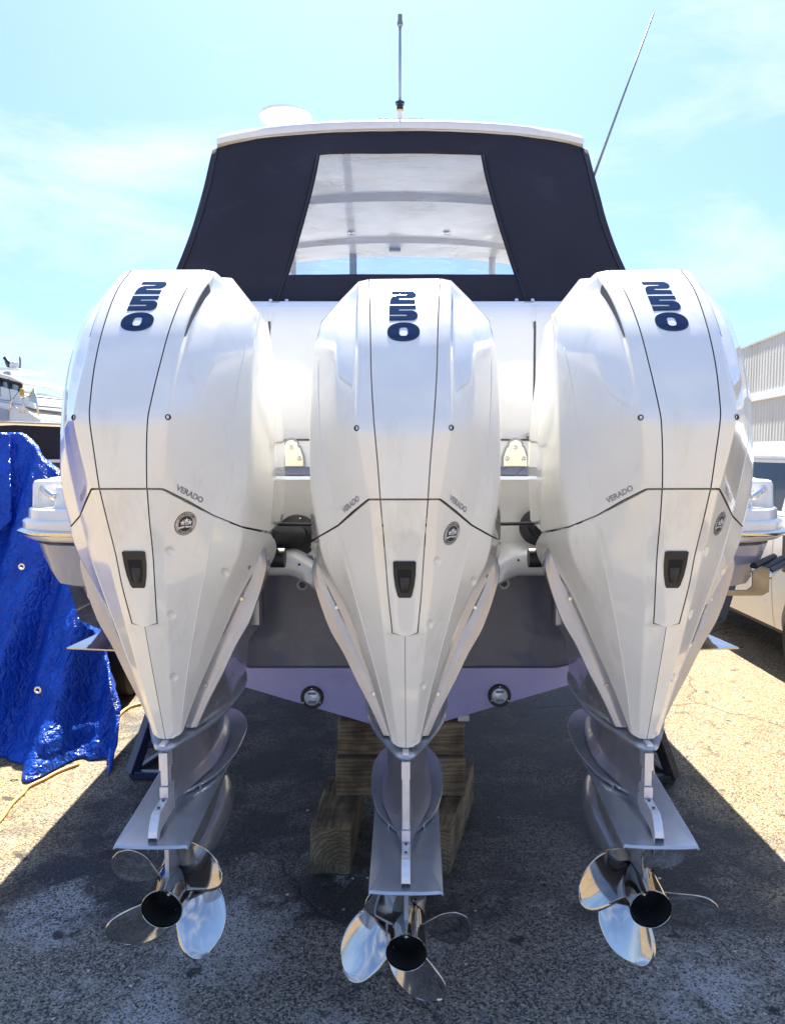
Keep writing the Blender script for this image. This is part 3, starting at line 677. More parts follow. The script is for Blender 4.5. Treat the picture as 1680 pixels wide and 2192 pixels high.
def skeg_mesh():
    pr = [(2.29, .355), (2.315, .145), (2.34, .134), (2.44, .16), (2.54, .25), (2.66, .385)]
    mb = MB(); c = [Vector((0, y - OY, z)) for y, z in pr]; cc = sum(c, Vector()) / len(c)
    for sg in (1, -1):
        inn = [p.lerp(cc, .25) + Vector((sg * .007, 0, 0)) for p in c]; edge = [p + Vector((sg * .0025, 0, 0)) for p in c]
        mb.grid([edge, inn], closed=True); mb.add(inn, [tuple(range(len(inn)))])
    mb.grid([[p + Vector((.0025, 0, 0)) for p in c], [p - Vector((.0025, 0, 0)) for p in c]], closed=True)
    return mb.mesh('skeg')
SKEG = skeg_mesh(); SKEG.materials.append(SILVER_D)
def anode_mesh(ext):
    "rear bar: box at the top, long strip, foot with two bolts, tail running down to the plate"
    zt = .826; zb = .690 - ext; w1 = .0125; mb = MB()
    mb.box((-w1, 2.150 - OY, zt - .052), (w1, 2.20 - OY, zt))
    mb.box((-w1 * .82, 2.157 - OY, zb + .036), (w1 * .82, 2.21 - OY, zt - .0535))
    mb.box((-w1, 2.150 - OY, zb + .002), (w1, 2.21 - OY, zb + .0345))
    rows = []
    for y, z in ((2.21, zb), (2.15, zb), (2.085, zb - .004), (2.072, zb - .008), (2.058, zb - .022), (2.045, zb - .044), (2.04, zb - .06)):
        rows.append([Vector((-w1 * 1.05, y - OY, z - .05)), Vector((-w1, y - OY, z - .002)), Vector((-w1 * .85, y - OY, z)), Vector((w1 * .85, y - OY, z)), Vector((w1, y - OY, z - .002)), Vector((w1 * 1.05, y - OY, z - .05))])
    mb.grid(rows)
    return mb.mesh('rear_anode')
BORE = MB().lathe([(.0042, 0), (.0040, .0012), (.0001, .0012)], n=14).mesh('bolt_hole'); BORE.materials.append(BLACK)
def hub_mesh():
    a = R(90); M = Matrix.Translation((0, 0, 0)) @ Matrix.Rotation(a, 4, 'X')   # lathe axis z -> -y (aft)
    mb = MB()
    mb.lathe([(.050, -.135), (.0525, -.10), (.056, -.03), (.0575, .03), (.0592, .066), (.0597, .070), (.0585, .072), (.0570, .070), (.0555, .055), (.054, 0), (.052, -.04)], M, 40, 0)
    mb.lathe([(.052, -.04), (.0001, -.04)], M, 40, 1)
    return mb.mesh('hub')
HUB = hub_mesh(); HUB.materials.append(CHROME); HUB.materials.append(DARKIN)
# bore inside is near black: separate liner
a_ = Matrix.Rotation(R(90), 4, 'X')
LINER = MB().lathe([(.0562, .066), (.0550, .052), (.0535, 0), (.0515, -.035), (.0001, -.035)], a_, 36).mesh('exhaust_bore'); LINER.materials.append(DARKIN)
NUT = MB().lathe([(.013, -.034), (.013, -.005), (.0095, -.005), (.0095, .003), (.006, .006), (.0045, .004), (.0001, .002)], a_, 12).mesh('prop_nut'); NUT.materials.append(STEEL)
def blade_mesh(hand, Rt=.203, pitch=.42):
    rows = []; nr, nc = 18, 16; r0 = .052
    for i in range(nr + 1):
        s = i / nr; r = r0 + (Rt - r0) * (1 - (1 - s) ** 1.25)
        q = (r - r0) / (Rt - r0)
        hw = R(43) * (1 - .05 * q) * math.sqrt(max(0, 1 - max(0, (q - .2) / .8) ** 2.1)) * (1 - .1 * q) + R(.2)
        skew = R(20) * q ** 1.6; rake = -.058 * q
        row = []
        for k in range(nc + 1):
            u = -1 + 2 * k / nc; ph = skew + hw * u
            cup = -.006 * max(0, u - .6) / .4 * q
            # ccw angle raises = moves aft for a right-hand propeller
            y = -ph * pitch / (2 * math.pi) + rake + cup
            a = ph * hand
            row.append(Vector((r * math.sin(a) * -1, y, r * math.cos(a))))
        rows.append(row)
    mb = MB(); th = .0022
    mb.grid(rows); me = mb.mesh('blade', norm=True); return me
BLADE = {h: blade_mesh(h) for h in (1, -1)}
for h in BLADE: BLADE[h].materials.append(CHROME)
def engine(X, zoff, ext, hand, ang, label, yaw=0, roll=0):
    root = thing('outboard_engine', label, 'outboard engine', (X, OY, zoff), yaw, 'outboard engines on the transom'); root.rotation_euler = (0, roll, yaw)
    def P(name, me, parent=root, sm=True, auto=None, sol=0):
        o = bpy.data.objects.new(name, me); C.objects.link(o); o.parent = parent
        if sm and not me.get('done'):
            me.shade_smooth(); me['done'] = 1
            if auto: me.set_sharp_from_angle(angle=R(auto))
        return o
    for s in (1, -1):
        cs = P('cowl_side', SIDE[s], auto=50); P('vent_slot', VENT[s], cs); P('name_lettering', VER[s], cs, sm=False)
        place_small('screw_hole', HOLE, 101.5, 916, 1.885, s, cs, BV_SIDE[s])
        P('edge_bead', BEAD_U[s], cs); lc = P('lower_cover', LOW[s], auto=50); P('edge_bead', BEAD_L[s], lc)
        place_small('screw', SCREW, 150, 1304, 2.29, s, lc, BV_MID, 1.2); place_small('screw', SCREW, 70, 1494, 2.28, s, lc, BV_MID, 1.2)
    emblem(root)
    place_small('access_hole', HOLE, 179, 1241, 2.2, 1, root, BV_LOW[1], .8)
    cp_ = P('cowl_panel', PANEL, auto=50); P('number_decal', NUM, cp_, sm=False)
    lp = P('lower_panel', LPANEL, auto=50); P('handle_recess', HREC, lp, auto=40); P('latch_lever', HLEV, lp); P('seam_gasket', GSK, lp)
    ms = P('midsection_shell', MID, auto=32); P('lettering', AMS[1], ms, sm=False); P('lettering', AMS[-1], ms, sm=False)
    P('splash_flange', FLANGE, auto=24)
    lg = leg_mesh(ext); lg.materials.append(SILVER); P('drive_leg', lg, auto=60)
    an = anode_mesh(ext); an.materials.append(ALU); ao = P('rear_anode', an, sm=False)
    bv = ao.modifiers.new('bevel', 'BEVEL'); bv.width = .0015; bv.segments = 2; bv.limit_method = 'ANGLE'
    for yy, zz in ((2.142, .6905), (2.10, .6885)):
        b = bpy.data.objects.new('bolt_hole', BORE); C.objects.link(b); b.parent = ao; b.location = (0, yy - OY, zz - ext)
    # power lug tab on the flange
    tb = MB().box((-.009, 2.145 - OY, .8465), (.009, 2.185 - OY, .8545)); tb.build('flange_tab', ALU, root, smooth=False, bevel=.002)
    for nm, me in (('spray_plate', SPRAY), ('cavitation_plate', PLATE), ('gearcase', GEAR), ('skeg', SKEG)):
        o = P(nm, me, auto=45 if nm in ('gearcase', 'skeg') else 24); o.location = (0, 0, -ext)
        if nm == 'gearcase': pass
    for s in (1, -1):
        mb = MB(); x0, x1 = (.02, .058)
        z = .628; mb.box((x0, 2.33 - OY, z), (x1, 2.60 - OY, z + .026)); 
        g_ = mb.build('intake_duct', SILVER_D, root, smooth=False, bevel=.003); g_.scale = (s, 1, 1); g_.location = (0, 0, -ext)
        k = MB().box((x0 + .004, 2.3285 - OY, z + .004), (x1 - .004, 2.36 - OY, z + .022)).build('duct_opening', BLACK, g_, smooth=False)
    pr = bpy.data.objects.new('propeller', HUB); C.objects.link(pr); pr.parent = root
    pr.location = (0, 2.172 - OY, .392 - ext); pr.rotation_euler = (math.atan(TILT) * 1, 0, 0)
    if not HUB.get('done'): HUB.shade_smooth(); HUB['done'] = 1; HUB.set_sharp_from_angle(angle=R(50))
    P('exhaust_bore', LINER, pr); P('prop_nut', NUT, pr, auto=30)
    for k in range(4):
        b = P('blade', BLADE[hand], pr); b.location = (0, .045, 0); b.rotation_euler = (0, R(90 - (ang + 90 * k)), 0)
        sd = b.modifiers.new('solidify', 'SOLIDIFY'); sd.thickness = .003; sd.offset = 0
    # clamp bracket to the transom
    mb = MB()
    for s in (1, -1): mb.box((s * .10 - .012, .55, .93 + .05), (s * .10 + .012, .83, 1.42))
    mb.box((-.13, .78, 1.0), (.13, .84, 1.40)); mb.box((-.06, .5, 1.02), (.06, .8, 1.3))
    mb.build('clamp_bracket', SILVER_D, root, smooth=False, bevel=.012)
    mb = MB().tube([(0, .5, .95), (0, .72, 1.08)], .045, 14); mb.build('trim_ram', BLACK, root, auto=40)
    MB().tube([(.19, .40, 1.33), (.29, .40, 1.33)], .033, 20).build('steering_cylinder', BLACK, root, auto=40)
    MB().tube([(-.19, .40, 1.33), (-.29, .40, 1.33)], .033, 20).build('steering_cylinder', BLACK, root, auto=40)
    return root
engine(.043, 0, .105, 1, 3, 'middle white outboard engine with 250 decal, hanging lowest, chocks of timber behind it', R(-1.4), R(-.25))
engine(-.657, .026, 0, -1, 59, 'left white outboard engine with 250 decal, beside the blue tarp', R(-.7), R(-.15))
engine(.743, .026, 0, 1, -32, 'right white outboard engine with 250 decal, beside the parked white van', R(-2.2), R(-.2))

# ------------------------------------------------------------------ the boat
boat = thing('motor_boat', 'white and grey cabin motor boat with black canvas enclosure on timber blocks', 'motor boat', (.043, 3.2, 0))
BX, BY = .043, 3.2
def bl(p): return Vector((p[0] - BX, p[1] - BY, p[2]))
def bat(x, y, d): return bl(at(x, y, d))
def bb(name, a, b, m, parent=boat, bevel=.006, **k):   # box in world coordinates
    return MB().box(bl(a), bl(b)).build(name, m, parent, smooth=False, bevel=bevel, **k)
# hull loft
def hull_rows(side):
    st = []
    for Y, k, rise in ((3.23, 1, 0), (4.5, 1, 0), (6.5, .98, .02), (8.5, .88, .10), (10.2, .62, .35), (11.6, .22, .75), (12.3, .01, 1.05)):
        sec = [(0, .565 + rise * .9), (.58, .745 + rise), (1.30, .965 + rise), (1.375, 1.00 + rise * .9), (1.42, 1.17 + rise * .7), (1.49, 1.25 + rise * .5), (1.515, 1.37 + rise * .35), (1.53, 1.41 + rise * .3)]
        st.append([Vector((side * x * k, Y - BY, z)) for x, z in sec])
    return st
for s in (1, -1):
    rows = hull_rows(s)
    mb = MB(); mb.grid([r[:4] for r in rows]); mb.build('hull_bottom', HULLG, boat, auto=30)
    mb = MB(); mb.grid([r[3:] for r in rows]); mb.build('hull_side', HULLG, boat, auto=40)
# transom: grey gelcoat board above, antifouled V below with purple glow in its colour
tr = MB(); yt = 3.06
pts_b = [(-1.30, .965), (-.60, .748), (0, .565), (.60, .748), (1.30, .965), (1.34, 1.0), (.72, .845), (.68, .84), (-.68, .84), (-.72, .845), (-1.34, 1.0)]
MB().prism([(x, z) for x, z in [(-1.0, .872), (-.60, .748), (0, .567), (.60, .748), (1.0, .872), (1.0, .93), (.62, .842), (-.62, .842), (-1.0, .93)]], 0, .03, lambda p: Vector((p.x, yt + p.z - BY, p.y))).build('transom_bottom', BOTTOM, boat, smooth=False, bevel=.004)
MB().prism([(-1.0, .933), (-.62, .845), (.62, .845), (1.0, .933), (1.0, 1.30), (-1.0, 1.30)], 0, .03, lambda p: Vector((p.x, yt - .006 + p.z - BY, p.y))).build('transom_board', TRANS, boat, smooth=False, bevel=.008)
# keel pad behind, drain fittings, underwater lights
for x, y in ((645, 1255), (1081, 1253)):
    p = bat(x, y, 3.05); M = Matrix.Translation((p.x, yt - .006 - BY, p.z)) @ Matrix.Rotation(R(90), 4, 'X')
    MB().lathe([(.0225, -.002), (.0225, .006), (.019, .009), (.0145, .006), (.013, -.001), (.0001, -.0005)], M, 24).build('drain_fitting', GEL, boat, auto=50)
    MB().lathe([(.0128, .0005), (.0001, .0008)], M, 20).build('drain_bore', BLACK, boat)
for x, y in ((667, 1497), (1070.5, 1493)):
    p = bat(x, y, 3.1); M = Matrix.Translation((p.x, yt - BY, p.z)) @ Matrix.Rotation(R(90), 4, 'X')
    L_ = MB().lathe([(.047, -.002), (.047, .008), (.043, .014), (.034, .014), (.033, .010)], M, 36).build('underwater_light', BLACK, boat, auto=40)
    MB().lathe([(.033, .009), (.030, .012), (.0001, .012)], M, 36).build('lens', EMB_W, L_)
    for dz in (-.018, .018): MB().box((p.x - .016, yt - .0165 - BY, p.z + dz - .004), (p.x + .016, yt - .0125 - BY, p.z + dz + .004)).build('led_block', GREY, L_, smooth=False)
    for a in (90, 210, 330): MB().lathe([(.0035, .0145), (.002, .016), (.0001, .016)], Matrix.Translation((p.x + .039 * math.cos(R(a)), yt - BY, p.z + .039 * math.sin(R(a)))) @ Matrix.Rotation(R(90), 4, 'X'), 8).build('screw', STEEL, L_)
# white motor well: wavy cap, well wall, platform
def cap_line(x):
    # cap drops towards the centre engine
    a = abs(x); t = min(max((a - .30) / .16, 0), 1); t = t * t * (3 - 2 * t); return 1.235 + .075 * t
xs = [-1.0 + 2.0 * i / 80 for i in range(81)]
mb = MB(); prof = [(3.0, -.080), (2.985, -.065), (2.985, 0), (3.0, .016), (3.03, .022), (3.12, .024), (3.2, .03)]
mb.grid([[Vector((x, yy - BY, cap_line(x) + dz)) for yy, dz in prof] for x in xs]); mb.grid([[Vector((x, 3.0 - BY, cap_line(x) - .080)), Vector((x, 3.06 - BY, cap_line(x) - .080))] for x in xs])
cap = mb.build('well_cap', GEL, boat, auto=50)
for x, y in ((640, 1218 - 26), (1110, 1216 - 26)):
    p = bat(x, y, 3.0); M = Matrix.Translation((p.x, 2.984 - BY, cap_line(p.x) - .015)) @ Matrix.Rotation(R(90), 4, 'X'); MB().lathe([(.005, 0), (.004, .001), (.0001, .001)], M, 10).build('screw', BLACK, cap)
mb = MB(); mb.grid([[Vector((x, 3.2 - BY, 1.24)), Vector((x, 3.17 - BY, 1.36)), Vector((x, 3.10 - BY, 1.57)), Vector((x, 3.075 - BY, 1.605)), Vector((x, 3.09 - BY, 1.617)), Vector((x, 3.12 - BY, 1.618))] for x in (-1.2, -.6, 0, .6, 1.2)])
mb.build('well_wall', GEL, boat, auto=50)
zf, zb_ = 1.6175, 1.642
MB().add([bl(p) for p in ((-1.25, 3.10, zf), (1.25, 3.10, zf), (1.25, 3.56, zb_), (-1.25, 3.56, zb_), (-1.25, 3.10, zf - .03), (1.25, 3.10, zf - .03), (1.25, 3.56, zf - .03), (-1.25, 3.56, zf - .03))], [(0, 1, 2, 3), (4, 7, 6, 5), (0, 4, 5, 1), (2, 6, 7, 3), (1, 5, 6, 2), (0, 3, 7, 4)]).build('swim_platform', GEL, boat, smooth=False, bevel=.004)
mb = MB()
for k in range(26):
    x = -.98 + k * .078
    mb.add([bl((x, 3.13, zf + .0042)), bl((x + .074, 3.13, zf + .0042)), bl((x + .074 + .1, 3.50, zf + .0262)), bl((x + .1, 3.50, zf + .0262))], [(0, 1, 2, 3)])
sm_ = mb.build('deck_mat', MAT_DECK, boat, smooth=False); sd = sm_.modifiers.new('s', 'SOLIDIFY'); sd.thickness = .004; sd.offset = 1
# transom cabin wall with hatch panels
zc = 2.43
mb = MB(); 
wp = [(3.52, 1.64), (3.515, 1.9), (3.52, 2.30), (3.535, 2.37), (3.60, 2.405), (3.70, 2.42), (3.8, 2.425)]
mb.grid([[Vector((x, y - BY, z)) for y, z in wp] for x in (-1.30, -.8, 0, .8, 1.30)])
mb.build('cockpit_wall', GEL, boat, auto=60)
def wall_panel(name, x0, x1, x0t, x1t, z0=1.775, z1=2.34, zt=2.385):
    mb = MB(); rows = []
    for y, z, k in ((3.5105, z0, 0), (3.5075, z0 + .006, 0), (3.505, 2.05, .0), (3.5075, 2.26, 0), (3.522, 2.345, .6), (3.59, 2.402, 1)):
        a = x0 + (x0t - x0) * k; b = x1 + (x1t - x1) * k
        rows.append([Vector((a, y - BY + .012, z)), Vector((a + .002, y - BY, z)), Vector((b - .002, y - BY, z)), Vector((b, y - BY + .012, z))])
    mb.grid(rows); return mb.build(name, GEL, boat, auto=60)
hp = wall_panel('transom_hatch', -.592, .592, -.56, .56)
wall_panel('side_hatch', -1.25, -.60, -1.2, -.60); wall_panel('side_hatch', .60, 1.25, .60, 1.2)
# dark reveals in the hatch joints
mb = MB()
for x0, x1 in ((-.6005, -.5915), (.5915, .6005)): mb.box((x0, 3.514 - BY, 1.77), (x1, 3.5165 - BY, 2.30))
mb.box((-1.25, 3.5125 - BY, 1.7655), (1.25, 3.516 - BY, 1.7735)); mb.build('hatch_gasket', GASKET, boat, smooth=False)
for x in (624, 1102.5):
    p = bat(x, 975, 3.5)
    ol = [(-.055, 0), (.055, 0), (.052, .045), (.038, .085)] + [(.030 * math.cos(R(a)), .092 + .030 * math.sin(R(a))) for a in range(0, 181, 20)] + [(-.038, .085), (-.052, .045)]
    hz = 1.648
    hg = MB().prism(ol, 0, .006, lambda q: Vector((p.x + q.x, 3.508 - BY - q.z, hz + q.y))).build('hinge_plate', BRASSY, boat, smooth=False, bevel=.002)
    MB().prism([(a * 1.16, b * 1.10 - .002) for a, b in ol], 0, .003, lambda q: Vector((p.x + q.x, 3.5105 - BY - q.z, hz + q.y))).build('hinge_recess', HULLG, hg, smooth=False)
    for dx, dz in ((0, .088), (-.037, .038), (.037, .038)):
        M = Matrix.Translation((p.x + dx, 3.502 - BY, hz + dz)) @ Matrix.Rotation(R(90), 4, 'X')
        MB().lathe([(.0105, 0), (.0095, .003), (.004, .004), (.003, .002), (.0001, .002)], M, 16).build('screw', STEEL, hg)
MB().tube([bat(1128, 934, 3.47), bat(1150, 930, 3.44), bat(1160, 945, 3.47)], .014, 10).build('latch_handle', STEEL, boat)
# engine rigging hose boot on the well wall
p = bat(637, 1146, 3.12); M = Matrix.Translation(p) @ Matrix.Rotation(R(90), 4, 'X')
hb = MB().lathe([(.0001, .0), (.085, 0), (.085, .008), (.055, .016), (.045, .02)], M, 28).build('hose_flange', BLACK, boat, auto=40)
mb = MB(); rows = []
path = [p + Vector((-.01, -.01, 0)), p + Vector((-.04, -.10, .012)), p + Vector((-.10, -.2, .02)), p + Vector((-.2, -.28, .02)), p + Vector((-.32, -.3, .01))]
pk = [(i, *q) for i, q in enumerate(path)]; fine = [spline(pk, i / 20) for i in range(81)]
MB().tube(fine, [.045 + (.006 if i % 2 else 0) for i in range(81)], 16).build('rigging_hose', BLACK, boat, auto=60)
for a in (20, 80, 200, 320): MB().lathe([(.005, .009), (.004, .012), (.0001, .012)], Matrix.Translation(p + Vector((.07 * math.cos(R(a)), 0, .07 * math.sin(R(a))))) @ Matrix.Rotation(R(90), 4, 'X'), 8).build('screw', STEEL, hb)
p = bat(1150, 1128, 3.12); M = Matrix.Translation(p) @ Matrix.Rotation(R(90), 4, 'X')
MB().lathe([(.0001, .0), (.075, 0), (.075, .008), (.04, .016), (.03, .09), (.0001, .09)], M, 24).build('hose_flange', BLACK, boat, auto=40)
MB().tube([bl((-.60, 2.83, 1.452)), bl((0, 2.80, 1.447)), bl((.70, 2.83, 1.455))], .0065, 8).build('steering_cable', BLACK, boat)
# stern quarters ("ears") with rub rail, lip and grab handle
def quarter(s):
    # plan path of the outer edge from inboard to outboard and forward
    path = [(1.0, 2.99), (1.2, 2.99), (1.36, 3.0), (1.46, 3.03), (1.53, 3.09), (1.575, 3.18), (1.59, 3.4), (1.59, 4.2), (1.57, 6.5), (1.42, 8.5), (1.05, 10.2), (.45, 11.6), (.05, 12.3)]
    pk = [(i, x, y, 0) for i, (x, y) in enumerate(path)]; fine = [spline(pk, i / 4) for i in range(4 * (len(path) - 1) + 1)]
    def ring(inset, z, rise=0):
        o = []
        for q in fine:
            k = 1 - inset / max(q.x, .3); fr = max(0, (q.y - 6.5) / 6) ** 2 * .9
            o.append(Vector((s * (q.x - inset * min(1, q.x)), q.y + inset * (1 if q.y < 3.4 else .2) - BY, z + fr)))
        return o
    mb = MB(); mb.grid([ring(.035, 1.355), ring(.015, 1.365), ring(.0, 1.382)]); mb.build('rail_base', GEL, boat, auto=60)
    mb = MB(); mb.grid([ring(.0, 1.382), ring(-.012, 1.388), ring(-.014, 1.398), ring(-.004, 1.406), ring(.004, 1.407)]); mb.build('rub_rail', STEEL, boat, auto=60)
    mb = MB(); mb.grid([ring(.004, 1.407), ring(.003, 1.436), ring(.008, 1.442), ring(.020, 1.445), ring(.022, 1.483), ring(.028, 1.489), ring(.13, 1.492)]); mb.build('deck_lip', GEL, boat, auto=32)
    # raised coaming block
    def blk(pts, z0, z1, tap, name, m, bev=.02):
        n = len(pts); cx = sum(p[0] for p in pts) / n; cy = sum(p[1] for p in pts) / n
        vs = [Vector((s * x, y - BY, z0)) for x, y in pts] + [Vector((s * (cx + (x - cx) * tap), cy + (y - cy) * tap - BY, z1)) for x, y in pts]
        fs = [tuple(range(n, 2 * n))] + [(i, (i + 1) % n, n + (i + 1) % n, n + i) for i in range(n)]
        return MB().add(vs, fs).build(name, m, boat, smooth=False, bevel=bev)
    blk([(1.0, 3.07), (1.37, 3.07), (1.43, 3.13), (1.43, 3.5), (1.0, 3.5)], 1.46, 1.578, .95, 'corner_step', GEL)
    blk([(1.05, 3.34), (1.38, 3.29), (1.45, 3.21), (1.52, 3.15), (1.555, 3.22), (1.565, 5.0), (1.05, 5.0)], 1.46, 1.60, .985, 'coaming', GEL)
    blk([(1.10, 3.42), (1.42, 3.36), (1.51, 3.28), (1.53, 3.43), (1.53, 4.9), (1.10, 4.9)], 1.6, 1.606, .98, 'coaming_pad', NONSKID, .004)
    MB().tube([Vector((s * 1.515, 3.235 - BY, 1.568)), Vector((s * 1.505, 3.20 - BY, 1.572)), Vector((s * 1.46, 3.15 - BY, 1.552)), Vector((s * 1.42, 3.115 - BY, 1.536)), Vector((s * 1.405, 3.13 - BY, 1.53))], .014, 12).build('grab_handle', STEEL, boat)
    # lower step of the hull, shackle ring, trim tab
    mb = MB(); a = [(1.0, 2.985), (1.22, 2.99), (1.33, 3.03), (1.36, 3.1)]
    M_ = MB(); rows = []
    for z, k, oy in ((.97, .0, .21), (1.10, 0, .20), (1.172, .0, .18)): rows.append([Vector((s * (x + (z - 1.0) * .35 - .03), y + oy - BY, z)) for x, y in [(.9, 3.0)] + a])
    M_.grid(rows); M_.build('lower_quarter', HULLG, boat, auto=50)
    outl = [(.9, 3.02, 0), (1.2, 3.02, 0), (1.34, 3.03, 0), (1.41, 3.05, .1), (1.47, 3.10, .7), (1.505, 3.16, 1), (1.52, 3.26, 1), (1.53, 3.6, 1), (1.53, 4.2, 1), (1.52, 6.4, 1)]
    rows = []
    for f_, kx, oy in ((-.05, .93, .22), (0, .965, .03), (.06, .975, .005), (.5, .99, 0), (.93, 1.0, -.005), (.97, 1.0, .03)):
        rows.append([Vector((s * x * kx, y + oy - BY, (1.172 + .075 * q) + (1.357 - 1.172 - .075 * q) * f_)) for x, y, q in outl])
    MB().grid(rows).build('upper_quarter', HULLG, boat, auto=50)
    c = Vector((s * 1.26, 3.12 - BY, 1.135))
    ring_ = [c + Vector((.030 * math.cos(R(t)), 0, .030 * math.sin(R(t)))) for t in range(0, 361, 24)]
    MB().tube(ring_, .0065, 8, cap=False).build('shackle_ring', STEEL, boat); MB().box((c.x - .012, c.y - .01, c.z + .005), (c.x + .012, c.y + .04, c.z + .04)).build('ring_bracket', BRASSY, boat, smooth=False, bevel=.002)
    tt = [Vector((s * 1.395, 3.14 - BY, .905)), Vector((s * .85, 3.14 - BY, .88)), Vector((s * .85, 3.42 - BY, .925)), Vector((s * 1.28, 3.42 - BY, .94))]
    mb = MB(); mb.add(tt + [p - Vector((0, 0, .006)) for p in tt], [(0, 1, 2, 3), (7, 6, 5, 4), (0, 4, 5, 1), (1, 5, 6, 2), (2, 6, 7, 3), (3, 7, 4, 0)]).build('trim_tab', CHROME, boat, smooth=False)
    # topsides above the rub rail up to the cockpit coaming and cabin
    rows = []
    for Y, x0, x1, z1 in ((3.56, 1.36, 1.30, 2.40), (4.5, 1.44, 1.36, 2.40), (6.5, 1.46, 1.30, 2.38), (8.5, 1.30, 1.0, 2.2), (10.2, .95, .7, 2.15), (11.6, .4, .3, 2.3), (12.25, .03, .02, 2.35)):
        rows.append([Vector((s * x0, Y - BY, 1.5)), Vector((s * (x0 + .01), Y - BY, 1.9)), Vector((s * x1, Y - BY, z1)), Vector((s * (x1 - .08), Y - BY, z1 + .02)), Vector((0, Y - BY, z1 + .02)) if Y > 6.6 else Vector((s * (x1 - .09), Y - BY, z1 + .018))])
    MB().grid(rows).build('topsides', GEL, boat, auto=50)
    MB().add([rows[0][0], rows[0][1], rows[0][2], Vector((s * 1.2, 3.56 - BY, 2.4)), Vector((s * 1.0, 3.56 - BY, 1.5))], [(0, 1, 2, 3, 4)]).build('topside_end', GEL, boat, smooth=False)
for s in (1, -1): quarter(s)
# boarding ladder folded at the right quarter
lad = MB().prism([(0, 0), (.16, 0), (.19, .02), (.19, .14), (.16, .15), (.12, .13), (.12, .05), (.1, .03), (0, .03)], 0, .008, lambda q: Vector((1.22 + q.x * .95, bat(1510, 1275, 2.95).y + q.z, 1.165 + q.y * .75)))
lad = lad.build('ladder_bracket', mat('bracket_steel', (.30, .26, .20), .3, metal=.8, var=.3, vscale=14), boat, smooth=False, bevel=.003)
for k, (a, b) in enumerate((((1612, 1212), (1655, 1192)), ((1630, 1222), (1672, 1196)), ((1645, 1224), (1688, 1203)))):
    MB().tube([bat(*a, 3.0), bat(*b, 3.18)], .014, 12).build('ladder_tread', RUBBER, boat, auto=50)
MB().tube([bat(1605, 1222, 2.96), bat(1648, 1230, 2.96)], .012, 12).build('ladder_pivot', STEEL, boat, auto=50)
MB().tube([bat(1645, 1235, 2.97), bat(1690, 1200, 3.2)], .009, 10).build('ladder_arm', STEEL, boat, auto=50)

# hard top
def roof_z(x, Y): return 3.555 - .055 * (x / 1.0) ** 2 - .015 * (x / 1.0) ** 4 + .03 * math.sin(max(0, min(1, (Y - 4.35) / 2.9)) * math.pi)
def roof_grid(z_off, inset, n=28):
    rows = []
    for j in range(15):
        Y = 4.42 + inset + (7.0 - 2 * inset - 4.42) * j / 14; hw = (1.075 - inset) * (1 - .22 * max(0, (j / 14 - .55) / .45) ** 2)
        # rounded rear corners
        hw2 = hw - (.05 if j == 0 else 0)
        rows.append([Vector((hw2 * (-1 + 2 * i / n), Y - BY + (.03 * abs(-1 + 2 * i / n) ** 6), roof_z(hw2 * (-1 + 2 * i / n), Y) + z_off)) for i in range(n + 1)])
    return rows
top = roof_grid(.0, .02); up = roof_grid(-.022, 0); lo = roof_grid(-.052, .004); un = roof_grid(-.075, .05)
mb = MB(); mb.grid(top)
def border(g_): return g_[0] + [r[-1] for r in g_[1:]] + g_[-1][::-1][1:] + [r[0] for r in g_[::-1]][1:-1]
mb.grid([border(top), border(up), border(lo), border(un)], closed=True)
mb.build('hardtop', GEL, boat, auto=50)
# headliner with stepped mouldings
hrows = []
for k, (Y, dz) in enumerate(((4.46, -.075), (4.6, -.075), (4.62, -.095), (4.95, -.095), (4.99, -.06), (5.6, -.05), (5.66, -.085), (5.9, -.10), (6.2, -.10), (6.24, -.075), (6.55, -.085), (6.6, -.12), (6.86, -.16))):
    hrows.append([Vector((x, Y - BY, roof_z(x, Y) + dz)) for x in [-.98 + 1.96 * i / 20 for i in range(21)]])
MB().grid(hrows).build('headliner', mat('headliner', (.74, .70, .66), .35, coat=.3, var=.08, vscale=3), boat, auto=25)
for x in (-.38, .40): MB().lathe([(.035, 0), (.03, -.012), (.0001, -.012)], Matrix.Translation((x, 6.4 - BY, roof_z(x, 6.4) - .082)), 16).build('dome_light', STEEL, boat)
bb('roof_latch', (-.03, 6.66, 3.41), (.07, 6.72, 3.43), BLACK)
bb('windscreen_post', (-.37, 6.78, 2.40), (-.31, 6.86, 3.42), mat('post_blue', (.16, .25, .42), .5))
for s in (1, -1):
    MB().tube([bl((s * .86, 6.75, 2.4)), bl((s * .86, 6.8, 3.42))], .03, 10).build('windscreen_post', GEL, boat)
    MB().tube([bl((s * .98 + .043, 4.45, 2.4)), bl((s * .95 + .043, 4.5, 3.42))], .022, 10).build('hardtop_leg', STEEL, boat)
